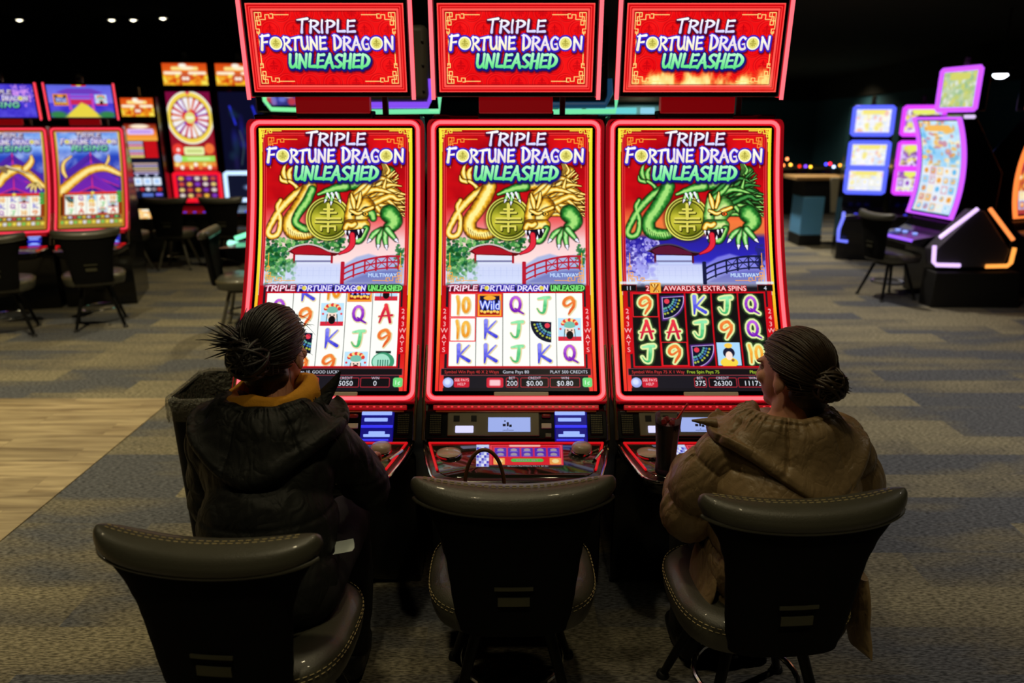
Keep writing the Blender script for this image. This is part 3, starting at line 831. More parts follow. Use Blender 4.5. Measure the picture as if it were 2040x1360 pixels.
def rising_top(px, variant):
    cv = Canvas(1000, 548, px)
    w = cv.win(0, 0, 1000, 548); sl, X, Y = w
    cv.fill(rgb(45, 30, 190))
    n = fbm(X, Y, 1 / 110., 4)
    cv.blend(sl, n, rgb(105, 95, 235))
    if variant:
        cv.vgrad(0, 0, 1000, 300, ((0, rgb(95, 110, 230)), (1, rgb(150, 130, 240))), .8)
        cv.poly([(140, 120), (320, 60), (680, 60), (860, 120), (760, 150), (240, 150)], rgb(110, 60, 190)); cv.rect(300, 150, 350, 420, rgb(190, 70, 190)); cv.rect(650, 150, 700, 420, rgb(190, 70, 190))
        cv.rect(280, 170, 720, 215, rgb(150, 70, 205)); cv.rect(340, 240, 660, 330, rgb(205, 40, 90))
        cv.poly([(500, 290), (600, 340), (800, 548), (200, 548)], rgb(235, 215, 70), 1, 30)
        for x in (120, 880): cv.disc(x, 500, 130, rgb(50, 140, 60), 60, .9, 40)
        cv.rect(390, 0, 610, 22, rgb(230, 30, 30)); cv.disc(500, 10, 40, rgb(250, 220, 60), 14)
        sym(cv, 'wild', 190, 250, 240, 200); sym(cv, 'man', 815, 250, 210, 190)
    else:
        for i in range(140):
            q = random.Random(i); cv.disc(820 + q.gauss(0, 85), 150 + q.gauss(0, 85), q.uniform(8, 20), rgb(215, 150, 240), al=.7, soft=8)
        logo(cv, 480, 90, 830, 'RISING', rise=True)
    return cv

def rising_main(px, variant, reels):
    cv = Canvas(1000, 1745, px)
    cv.vgrad(0, 0, 1000, 1100, ((0, rgb(80, 130, 225)), (.25, rgb(150, 190, 250)), (.4, rgb(40, 70, 190)), (1, rgb(60, 30, 140))))
    w = cv.win(0, 0, 1000, 700); sl, X, Y = w
    cv.blend(sl, np.clip(fbm(X, Y, 1 / 150., 8) * 1.6 - .6, 0, 1), rgb(215, 228, 255))
    for k, c in ((430, (80, 40, 165)), (560, (105, 45, 190)), (760, (120, 40, 180))):
        cv.poly([(520, k - 60), (620, k + 40), (960, k + 330), (930, k + 420), (520, k + 210), (90, k + 420), (60, k + 330), (400, k + 40)], rgb(*c)); cv.ink([[(520, k - 60, 8), (520, k + 250, 8)], [(520, k + 210, 9), (930, k + 420, 6)], [(520, k + 210, 9), (90, k + 420, 6)]], rgb(235, 50, 120))
        for i in range(12): cv.ink([[(520, k + 10, 2), (100 + i * 75, k + 400, 3)]], rgb(60, 20, 120), al=.5)
    G = (rgb(120, 60, 5), rgb(240, 170, 40), rgb(255, 235, 150))
    if variant:
        cv.tube([cr([(40, 1060, 90), (240, 860, 85), (480, 680, 80), (720, 640, 72), (960, 760, 40)], 8)], *G)
        cv.tube([cr([(230, 430, 12), (110, 540, 26), (90, 680, 34), (130, 790, 22)], 6)], *G); cv.tube([cr([(800, 420, 10), (790, 500, 24), (740, 600, 16)], 5)], *G)
    else:
        cv.tube([cr([(300, 900, 60), (380, 760, 85), (560, 640, 80), (700, 700, 70), (850, 850, 70), (960, 960, 30)], 8)], *G); cv.tube([cr([(800, 420, 20), (790, 520, 50), (700, 640, 60)], 5)], *G)
        for i in range(16): cv.tube([cr([(420, 700 - i * 8, 12), (250 + i * 14, 600, 14), (200 + i * 40, 560 + i * 12, 3)], 4)], rgb(150, 110, 60), rgb(235, 205, 150), rgb(255, 245, 220))
        claw(cv, 820, 900, 1.3, .2, rgb(230, 170, 60), rgb(255, 235, 160))
    cv.rect(60, 1080, 960, 1500, rgb(150, 60, 20)); cv.rect(100, 1120, 905, 1480, rgb(250, 250, 238))
    cv.rect(140, 1064, 900, 1104, rgb(235, 60, 50), .9, rd=14, soft=10); cv.disc(520, 1084, 26, rgb(250, 220, 80))
    cw, chh = 805 / 5., 120
    for c in range(5):
        for r in range(3): sym(cv, reels[c][r], 100 + (c + .5) * cw, 1120 + (r + .5) * chh, cw, chh * 1.05)
        cv.rect(100 + c * cw - 2, 1120, 100 + c * cw + 2, 1480, rgb(120, 120, 110))
    cv.rect(40, 1500, 960, 1570, rgb(200, 140, 50))
    cv.rect(60, 1510, 940, 1560, rgb(40, 30, 60))
    for i in range(12): cv.rect(80 + i * 70, 1518, 130 + i * 70, 1550, (rgb(240, 210, 60), rgb(225, 225, 245), rgb(220, 60, 80), rgb(90, 200, 110))[i % 4])
    cv.rect(0, 1575, 1000, 1745, rgb(160, 130, 50))
    for i in range(14): cv.rect(30 + i * 68, 1600, 80 + i * 68, 1660, (rgb(120, 200, 90), rgb(240, 220, 80), rgb(225, 230, 245))[i % 3], .9)
    for i in range(4): cv.disc(925, 1080 + i * 55, 40, rgb(60, 170, 70), 24)
    for x in (0, 965): cv.vgrad(x, 0, x + 35, 1745, ((0, rgb(220, 190, 80)), (.5, rgb(200, 130, 40)), (1, rgb(190, 120, 30))))
    cv.rect(0, 0, 1000, 26, rgb(200, 120, 60))
    logo(cv, 510, 40, 850, 'RISING', rise=True)
    return cv

def wheel_top(px):
    cv = Canvas(1000, 500, px)
    cv.vgrad(0, 0, 1000, 500, ((0, rgb(215, 70, 20)), (.5, rgb(235, 110, 25)), (1, rgb(250, 190, 40))))
    q = random.Random(2)
    for i in range(60): cv.disc(q.uniform(0, 1000), q.uniform(270, 480), q.uniform(25, 70), (rgb(255, 205, 40), rgb(250, 235, 90), rgb(205, 60, 15), rgb(240, 150, 30))[i % 4], al=.8, soft=20)
    cv.disc(500, 330, 130, rgb(205, 90, 50), 120)
    for x in (465, 545): cv.disc(x, 345, 40, rgb(255, 245, 230), soft=10)
    cv.rect(30, 190, 430, 255, rgb(255, 245, 215), rd=30, soft=20); cv.rect(570, 190, 970, 255, rgb(255, 245, 215), rd=30, soft=20)
    cv.rect(200, 80, 800, 165, rgb(255, 225, 130), rd=30, soft=20); cv.disc(460, 55, 90, rgb(255, 250, 235), 45, soft=20); cv.disc(560, 110, 150, rgb(255, 240, 205), 40, soft=20)
    return cv

def wheel_art(px):
    cv = Canvas(1000, 1620, px)
    cv.vgrad(0, 0, 1000, 1620, ((0, rgb(120, 10, 60)), (.6, rgb(150, 20, 40)), (1, rgb(190, 40, 20))))
    cx, cy = 500, 530
    cv.disc(cx, cy, 530, rgb(250, 250, 235), 545); cv.disc(cx, cy, 500, rgb(245, 215, 80), 515); cv.disc(cx, cy, 430, rgb(120, 20, 30))
    for i in range(18):
        t = 2 * math.pi * i / 18; d = math.pi / 18 * .96
        cols = (rgb(225, 40, 50), rgb(120, 30, 190), rgb(235, 130, 40), rgb(200, 20, 60), rgb(235, 225, 170))
        cv.poly([(cx, cy), (cx + 415 * math.cos(t - d), cy + 415 * math.sin(t - d)), (cx + 415 * math.cos(t + d), cy + 415 * math.sin(t + d))], cols[i * 3 % 5])
        cv.ink([[(cx + 190 * math.cos(t), cy + 190 * math.sin(t), 14), (cx + 375 * math.cos(t), cy + 375 * math.sin(t), 42)]], rgb(245, 242, 250))
    cv.disc(cx, cy, 135, rgb(235, 80, 60)); cv.disc(cx, cy, 115, rgb(225, 225, 130)); cv.rect(cx - 85, cy - 25, cx + 85, cy + 25, rgb(250, 250, 225), rd=20)
    cv.poly([(450, 0), (550, 0), (500, 90)], rgb(235, 50, 90))
    cv.disc(150, 1180, 130, rgb(235, 60, 50), 120); cv.disc(150, 1190, 40, rgb(255, 225, 215)); cv.disc(860, 1170, 110, rgb(245, 120, 60), 110, soft=20)
    cv.rect(280, 1130, 740, 1300, rgb(235, 245, 175), rd=40); cv.rect(340, 1190, 690, 1240, rgb(175, 195, 95), .7, rd=20, soft=40)
    cv.rect(30, 1320, 970, 1440, rgb(160, 230, 90)); cv.rect(330, 1350, 850, 1410, rgb(235, 255, 205), .6, rd=20, soft=50); cv.disc(120, 1370, 90, rgb(205, 220, 245))
    cv.rect(20, 1450, 980, 1540, rgb(235, 170, 60)); cv.rect(20, 1540, 980, 1620, rgb(215, 60, 40))
    for i in range(9): cv.disc(90 + i * 105, 1500 + 60 * (i % 2), 45, (rgb(250, 220, 130), rgb(255, 245, 230), rgb(240, 130, 60))[i % 3], soft=15)
    return cv

def wheel_low(px):
    cv = Canvas(1000, 560, px)
    cv.vgrad(0, 0, 1000, 560, ((0, rgb(90, 20, 90)), (1, rgb(60, 20, 30))))
    q = random.Random(8)
    for r in range(4):
        for c in range(5): cv.disc(130 + c * 185, 110 + r * 115, 62, (rgb(245, 190, 60), rgb(235, 225, 215), rgb(215, 80, 60), rgb(130, 60, 200), rgb(240, 215, 120))[(r * 2 + c * 3) % 5], 38, .95, 14)
    cv.rect(250, 10, 750, 50, rgb(250, 205, 90), rd=20, soft=10); cv.rect(300, 500, 700, 545, rgb(230, 80, 50), rd=15)
    cv.frame(8, 8, 992, 552, 22, rgb(220, 20, 40))
    return cv

def stepper_art(px):
    """Narrow reel machine: paytable glass over three white reels."""
    cv = Canvas(1000, 2500, px)
    cv.fill(rgb(14, 18, 40))
    cv.vgrad(0, 0, 1000, 560, ((0, rgb(110, 20, 15)), (.5, rgb(240, 120, 40)), (1, rgb(250, 180, 70))))
    cv.disc(480, 90, 300, rgb(255, 235, 205), 70, soft=30); cv.rect(90, 170, 900, 360, rgb(225, 195, 250), rd=60, soft=20); cv.rect(160, 235, 820, 300, rgb(175, 125, 225), .8, rd=30, soft=40)
    cv.rect(20, 570, 980, 1150, rgb(70, 8, 14))
    for i in range(6):
        cv.rect(60, 590 + i * 92, 520, 655 + i * 92, (rgb(190, 190, 245), rgb(240, 160, 190), rgb(235, 215, 120))[i % 3], rd=20, soft=12)
        cv.rect(560, 590 + i * 92, 950, 655 + i * 92, rgb(230, 20, 30), rd=10, soft=12)
    for i in range(5):
        cv.rect(120 + 30 * (i % 2), 1300 + i * 80, 900, 1352 + i * 80, (rgb(240, 205, 190), rgb(215, 195, 245), rgb(245, 220, 150))[i % 3], .85, rd=20, soft=16)
    for i in range(3):
        cv.rect(80 + i * 295, 1790, 350 + i * 295, 2060, rgb(225, 238, 255), rd=40); cv.disc(215 + i * 295, 1925, 70, rgb(170, 205, 250), soft=30); cv.disc(215 + i * 295, 1715, 55, rgb(205, 215, 245), 30)
    for i in range(5): cv.disc(140 + i * 180, 2190, 80, (rgb(120, 90, 90), rgb(190, 40, 50), rgb(240, 240, 250), rgb(150, 140, 150), rgb(210, 50, 40))[i], 65, .9, 20)
    cv.rect(300, 2330, 640, 2440, rgb(90, 120, 205), rd=20); cv.rect(720, 2330, 930, 2420, rgb(120, 110, 250), rd=20)
    return cv

def patch_art(px, w, h, seed, pal, rows):
    """A busy, colourful game screen: icon rows over a bright sky."""
    cv = Canvas(w, h, px)
    q = random.Random(seed)
    W = cv.win(0, 0, w, h); sl, X, Y = W
    a, b = rgb(*pal[0]), rgb(*pal[1])
    cv.blend(sl, np.ones(X.shape), a + (b - a) * np.clip(fbm(X, Y, 1 / 220., seed) * 1.7 - .35, 0, 1)[..., None])
    for i in range(90):
        cv.disc(q.uniform(0, w), q.uniform(0, h * (1 - rows)), q.uniform(18, 85), rgb(*pal[2 + i % (len(pal) - 2)]), q.uniform(18, 60), .8, 22)
    n = 5; cw = w * .9 / n
    y0 = h * (1 - rows)
    R = max(1, int(round(h * rows * .92 / (cw * .95))))
    if rows > 0:
        cv.rect(w * .04, y0, w * .96, y0 + R * cw * .95, rgb(235, 238, 250))
        for r in range(R):
            for c in range(n):
                cx, cy = w * .05 + (c + .5) * cw, y0 + (r + .5) * cw * .95
                cv.rect(cx - cw * .44, cy - cw * .42, cx + cw * .44, cy + cw * .42, rgb(*pal[q.randrange(len(pal))]), .5, 14)
                cv.disc(cx, cy, cw * .3, rgb(*pal[q.randrange(len(pal))]), cw * .28, soft=12); cv.disc(cx - cw * .06, cy - cw * .06, cw * .13, rgb(*pal[q.randrange(len(pal))]), soft=10)
    cv.rect(w * .2, h * .05, w * .8, h * .05 + w * .12, rgb(*pal[2]), rd=w * .05, soft=18)
    return cv

def deck_art(px):
    cv = Canvas(1000, 470, px)
    cv.fill(rgb(225, 16, 34))
    for i, t in enumerate((6, 22, 36)): cv.frame(t + 150, t, 1000 - t, 470 - t, 6, rgb(255, 120, 120) if i % 2 else rgb(150, 0, 20))
    cv.rect(0, 0, 150, 470, rgb(205, 215, 250))
    for r in range(7):
        for c in range(5): cv.rect(6 + c * 29, 60 + r * 58, 32 + c * 29, 110 + r * 58, (rgb(70, 70, 200), rgb(150, 160, 240), rgb(235, 238, 255))[(r + c) % 3])
    cv.rect(380, 8, 740, 48, rgb(255, 190, 175), rd=10, soft=8)
    for c in range(5):
        x = 212 + c * 152
        cv.rect(x, 70, x + 138, 260, rgb(80, 40, 175)); cv.frame(x, 70, x + 138, 260, 5, rgb(220, 60, 130))
        for r in range(2):
            cv.disc(x + 69, 120 + r * 95, 38, rgb(165, 150, 165), 34); cv.rect(x + 24, 142 + r * 95, x + 114, 160 + r * 95, rgb(120, 100, 215))
    cv.rect(200, 290, 330, 420, rgb(245, 170, 80), rd=10); cv.rect(840, 290, 970, 420, rgb(245, 160, 70), rd=10)
    for x in (265, 905): cv.disc(x, 350, 40, rgb(250, 225, 150))
    cv.rect(400, 300, 770, 370, rgb(70, 190, 70), rd=30); cv.text('REPEAT BET', 585, 318, 34, rgb(190, 120, 170), anchor=.5)
    cv.rect(150, 432, 1000, 470, rgb(20, 14, 16)); cv.text('BINGO PATTERN PAYS $0.80', 590, 438, 26, rgb(230, 240, 250), anchor=.5)
    return cv
W_, R_, Y_ = rgb(235, 240, 255), rgb(240, 60, 60), rgb(205, 240, 60)
ARTS = {
 'left': lambda: main_art(400, 'mixed', (('Q', '9', 'K', 'J'), ('K', '9', 'fan', '9'), ('10', 'man', 'K', '9'), ('wild', 'Q', 'J', 'man'), ('man', 'A', '9', 'pot')), (.12, -.55, -.62, -.62, -.66),
     {'bar': ((80, 0, 'Line bet multiplier of 1 to 10. GOOD LUCK!', W_),), 'meters': ((380, 450, 'BET', '50'), (540, 700, 'CREDIT', '5050'), (712, 890, 'WIN', '0'))}),
 'mid': lambda: main_art(400, 'gold', (('10', '10', 'K'), ('wild', 'K', 'K'), ('Q', 'J', 'J'), ('J', 'fan', 'K'), ('9', 'man', 'Q')), (0, 0, 0, 0, 0),
     {'win': ((0, 0), (1, 0), (0, 1)), 'bar': ((56, 0, 'Symbol Win Pays 40 X 2 Ways', R_), (500, .5, 'Game Pays 80', W_), (945, 1, 'PLAY 500 CREDITS', W_)), 'meters': ((440, 512, 'BET', '200'), (530, 700, 'CREDIT', '$0.00'), (712, 895, 'WIN', '$0.80'))}),
 'right': lambda: main_art(400, 'green', (('9', 'A', 'J'), ('fan', 'A', '9'), ('K', 'J', 'fan'), ('J', '9', 'lady'), ('Q', 'Q', '10')), (0, 0, 0, 0, 0),
     {'win': ((0, 0), (1, 2)), 'more': False, 'bar': ((56, 0, 'Symbol Win Pays 75 X 1 Way', R_), (500, .5, 'Free Spin Pays 75', Y_), (945, 1, 'Playing Bonus', Y_)), 'meters': ((440, 512, 'BET', '375'), (530, 700, 'CREDIT', '26300'), (712, 895, 'WIN', '11175'))}, True),
 'head': lambda: header_art(380), 'headflame': lambda: header_art(380, True),
 'rise0': lambda: rising_main(190, 0, (('K', 'Q', 'J'), ('10', 'K', 'Q'), ('K', 'Q', 'J'), ('man', 'Q', '10'), ('10', 'K', '9'))), 'rise1': lambda: rising_main(190, 1, (('fan', '10', 'J'), ('Q', '9', 'A'), ('lady', '10', '9'), ('A', 'J', 'man'), ('10', 'man', 'A'))),
 'risetop0': lambda: rising_top(170, 0), 'risetop1': lambda: rising_top(170, 1),
 'wheeltop': lambda: wheel_top(90), 'wheel': lambda: wheel_art(130), 'wheellow': lambda: wheel_low(100), 'stepper': lambda: stepper_art(80),
 'steppertop': lambda: wheel_top(60), 'deck': lambda: deck_art(150),
}
# ------------------------------------------------------------------ the room
def carpet_material():
    m = bpy.data.materials.new('carpet_planks'); m.use_nodes = True
    nt = m.node_tree; L = nt.links; b = nt.nodes['Principled BSDF']; N = nt.nodes.new
    geo = N('ShaderNodeNewGeometry')
    def noise(scale, detail, mp):
        q = N('ShaderNodeMapping'); q.inputs['Scale'].default_value = mp; L.new(geo.outputs['Position'], q.inputs['Vector'])
        n = N('ShaderNodeTexNoise'); n.inputs['Scale'].default_value = scale; n.inputs['Detail'].default_value = detail; L.new(q.outputs[0], n.inputs['Vector'])
        return n
    def brick(w, h, off, shift):
        q = N('ShaderNodeMapping'); q.inputs['Location'].default_value = shift; L.new(geo.outputs['Position'], q.inputs['Vector'])
        k = N('ShaderNodeTexBrick'); k.inputs['Scale'].default_value = 1.; k.inputs['Brick Width'].default_value = w; k.inputs['Row Height'].default_value = h
        k.inputs['Mortar Size'].default_value = 0.; k.inputs['Mortar Smooth'].default_value = 0; k.offset = off; k.inputs['Bias'].default_value = 0.
        k.inputs['Color1'].default_value = (0, 0, 0, 1); k.inputs['Color2'].default_value = (1, 1, 1, 1)
        L.new(q.outputs[0], k.inputs['Vector'])
        return k
    k = brick(1.0, .25, .37, (.31, .12, 0))
    bw = N('ShaderNodeRGBToBW'); L.new(k.outputs['Color'], bw.inputs[0])
    # gradient inside the planks
    g = noise(1., 3, (1.1, 3.4, 1))
    mx = N('ShaderNodeMath'); mx.operation = 'MULTIPLY_ADD'; L.new(g.outputs['Fac'], mx.inputs[0]); mx.inputs[1].default_value = 1.7
    sub = N('ShaderNodeMath'); sub.operation = 'MULTIPLY_ADD'; L.new(bw.outputs[0], sub.inputs[0]); sub.inputs[1].default_value = .75; sub.inputs[2].default_value = -.72
    L.new(sub.outputs[0], mx.inputs[2])
    ramp = N('ShaderNodeValToRGB'); L.new(mx.outputs[0], ramp.inputs[0])
    e = ramp.color_ramp.elements
    e[0].position = .25; e[0].color = hexc(94, 96, 102); e[1].position = .85; e[1].color = hexc(140, 133, 112)
    q = ramp.color_ramp.elements.new(.5); q.color = hexc(118, 113, 101)
    # loop pile: short dashes across the planks
    n1 = noise(1., 2, (42, 170, 1)); n2 = noise(1., 1, (300, 300, 1))
    r1 = N('ShaderNodeMapRange'); r1.inputs[1].default_value = .38; r1.inputs[2].default_value = .62; r1.inputs[3].default_value = .45; r1.inputs[4].default_value = 1.4
    L.new(n1.outputs['Fac'], r1.inputs[0])
    mul = N('ShaderNodeMix'); mul.data_type = 'RGBA'; mul.blend_type = 'MULTIPLY'; mul.inputs[0].default_value = 1.
    L.new(ramp.outputs[0], mul.inputs[6]); L.new(r1.outputs[0], mul.inputs[7])
    L.new(mul.outputs[2], b.inputs['Base Color'])
    b.inputs['Roughness'].default_value = .95; b.inputs['Specular IOR Level'].default_value = .1
    bp = N('ShaderNodeBump'); bp.inputs['Strength'].default_value = .6; bp.inputs['Distance'].default_value = .004
    L.new(n1.outputs['Fac'], bp.inputs['Height']); L.new(bp.outputs['Normal'], b.inputs['Normal'])
    return m

def plank_material():
    m = bpy.data.materials.new('oak_planks'); m.use_nodes = True
    nt = m.node_tree; L = nt.links; b = nt.nodes['Principled BSDF']; N = nt.nodes.new
    geo = N('ShaderNodeNewGeometry')
    k = N('ShaderNodeTexBrick'); k.inputs['Scale'].default_value = 1.; k.inputs['Brick Width'].default_value = 1.22; k.inputs['Row Height'].default_value = .18
    k.inputs['Mortar Size'].default_value = .0015; k.offset = .4; k.inputs['Color1'].default_value = (0, 0, 0, 1); k.inputs['Color2'].default_value = (1, 1, 1, 1); k.inputs['Mortar'].default_value = (0, 0, 0, 1)
    L.new(geo.outputs['Position'], k.inputs['Vector'])
    mp = N('ShaderNodeMapping'); mp.inputs['Scale'].default_value = (1.6, 17, 1); L.new(geo.outputs['Position'], mp.inputs['Vector'])
    ad = N('ShaderNodeVectorMath'); ad.operation = 'MULTIPLY_ADD'; ad.inputs[1].default_value = (7, 3, 5); L.new(k.outputs['Color'], ad.inputs[0]); L.new(mp.outputs[0], ad.inputs[2])
    n = N('ShaderNodeTexNoise'); n.inputs['Scale'].default_value = 1.; n.inputs['Detail'].default_value = 6; n.inputs['Distortion'].default_value = .6; L.new(ad.outputs[0], n.inputs['Vector'])
    r = N('ShaderNodeValToRGB'); L.new(n.outputs['Fac'], r.inputs[0])
    e = r.color_ramp.elements
    e[0].position = .3; e[0].color = hexc(122, 104, 76); e[1].position = .68; e[1].color = hexc(205, 186, 146)
    mx = N('ShaderNodeMix'); mx.data_type = 'RGBA'; mx.blend_type = 'MULTIPLY'; mx.inputs[0].default_value = .35
    L.new(r.outputs[0], mx.inputs[6]); L.new(k.outputs['Color'], mx.inputs[7])
    L.new(mx.outputs[2], b.inputs['Base Color']); b.inputs['Roughness'].default_value = .55
    return m

def wall_mat(name, col):
    return mat(name, col, .85, noise=.12, nscale=3.)
fl = struct(MB().box(1, 15, -.05, 30, 38, .1).build('floor', carpet_material(), smooth=False))
wf = struct(MB().box(-5.64, 1.88, .002, 6.72, 5.76, .006).build('floor_planks', plank_material(), smooth=False))
struct(MB().box(1, 15, 3.45, 30, 38, .1).build('ceiling', wall_mat('black_ceiling', (2, 2, 3)), smooth=False))
struct(MB().box(-11, 15, 1.7, .2, 38, 3.4).build('wall_left', wall_mat('black_wall', (6, 6, 7)), smooth=False))
struct(MB().box(1, 33.9, 1.3, 30, .2, 2.6).build('wall_back', wall_mat('teal_wall', (50, 104, 132)), smooth=False))
struct(MB().box(1, 33.7, 3.0, 30, .4, .8).build('trim_1', wall_mat('black_wall', (6, 6, 7)), smooth=False))
struct(MB().box(1, -3.9, 1.7, 30, .2, 3.4).build('wall_front', wall_mat('black_wall', (6, 6, 7)), smooth=False))
struct(MB().prism([(13.1, 33.8), (10.3, 17.5), (13.5, -3.8), (13.8, -3.8), (13.8, 33.8)], 0, 2.6, 'z').build('wall_right', wall_mat('teal_wall', (50, 104, 132)), smooth=False))
struct(MB().prism([(13.0, 33.8), (10.2, 17.5), (13.4, -3.8), (13.8, -3.8), (13.8, 33.8)], 2.6, 3.4, 'z').build('trim_2', wall_mat('black_wall', (6, 6, 7)), smooth=False))
struct(MB().box(-7.0, 11.6, 1.15, 8.4, .2, 2.3).build('wall_alcove', wall_mat('grey_green_wall', (40, 52, 50)), smooth=False))

# small recessed lamps in the far ceiling
def ceiling_spot(x, y, label, k=1.):
    t = thing('ceiling_spotlight', label, 'ceiling light', (x, y, 3.4), 0, 'small ceiling spotlights')
    MB().lathe([(.075, 0), (.085, -.004), (.085, -.03), (.06, -.04), (.055, -.02)], 20).build('housing', DMT(), t)
    MB().lathe([(.0, -.03), (.045, -.03), (.05, -.036), (.0, -.055)], 16).build('lens', glow('lamp_lens', (255, 246, 214), 9.), t)
for x, y, l in ((-8.0, 13.2, 'leftmost of the tiny lit spotlights in the black ceiling'), (-6.5, 13.2, 'faint lit spotlight left of the pair above the left machines'),
                (-6.15, 13.2, 'bright lit spotlight in the ceiling above the narrow stepper machine'), (-5.58, 13.0, 'lit spotlight in the ceiling above the wheel machine')):
    ceiling_spot(x, y, l)
t = thing('track_spotlight', 'bright white spotlight on a black bar over the right machines', 'ceiling light', (7.35, 12, 3.4))
MB().tube([(0, 0, 0), (0, 0, -.82)], .015).tube([(-.5, 0, -.82), (.2, 0, -.82)], .02).build('bar', MBK(), t)
MB().lathe([(.05, -.83), (.1, -.86), (.12, -.93), (.1, -.935)], 20).build('lamp_head', MBK(), t)
MB().lathe([(0, -.93), (.095, -.93), (.1, -.95), (.06, -.985), (0, -.995)], 20).build('lens', glow('white_lens', (232, 238, 255), 12.), t)
# ------------------------------------------------------------------ slot machines with a tall curved display
def profile(f0=10., f1=41., L=1.14, n=60):
    """Side profile of the display: y and z from its top edge down, foot at y = 0."""
    ph = np.radians(np.linspace(f0, f1, n)); ds = L / (n - 1)
    y = -np.concatenate([[0], np.cumsum(np.sin(ph[:-1]) * ds)]); z = -np.concatenate([[0], np.cumsum(np.cos(ph[:-1]) * ds)])
    return y - y[-1], z, ph
class Surf:
    def __init__(s, z_foot, f0=10., f1=41., L=1.14):
        s.L = L; s.y, z, s.ph = profile(f0, f1, L); s.z = z - z[-1] + z_foot; s.t = np.linspace(0, L, len(z))
    def __call__(s, d, off=0.):
        """Point at distance d from the top edge, `off` in front of the glass."""
        y, z, ph = (np.interp(d, s.t, a) for a in (s.y, s.z, s.ph))
        return y - off * np.cos(ph), z - off * np.sin(ph) * -1.0
    def pt(s, x, d, off=0.):
        y, z = s(d, off); return (x, float(y), float(z))

def round_rect(x0, d0, x1, d1, r, step=.03):
    P = []
    for cx, cy, a in ((x1 - r, d0 + r, -90), (x1 - r, d1 - r, 0), (x0 + r, d1 - r, 90), (x0 + r, d0 + r, 180)):
        P += [(cx + r * math.cos(R(a + 90 * i / 5)), cy + r * math.sin(R(a + 90 * i / 5))) for i in range(6)]
    out = []
    for (a, b), (c, d) in zip(P, P[1:] + P[:1]):
        n = max(1, int(math.hypot(c - a, d - b) / step))
        out += [(a + (c - a) * i / n, b + (d - b) * i / n) for i in range(n)]
    return out

def ribbon(mb, sf, path, w, off, th=.006):
    """A flat band along a closed path on the display surface."""
    n = len(path); V = []; F = []
    for i, (x, d) in enumerate(path):
        (ax, ad), (bx, bd) = path[i - 1], path[(i + 1) % n]
        tx, td = bx - ax, bd - ad; l = math.hypot(tx, td) or 1; nx, nd = td / l * w / 2, -tx / l * w / 2
        V += [sf.pt(x + nx, d + nd, off), sf.pt(x + nx, d + nd, off + th), sf.pt(x - nx, d - nd, off + th), sf.pt(x - nx, d - nd, off)]
    for i in range(n):
        j = (i + 1) % n
        for k in range(4): F.append((i * 4 + k, i * 4 + (k + 1) % 4, j * 4 + (k + 1) % 4, j * 4 + k))
    mb.add(V, F)

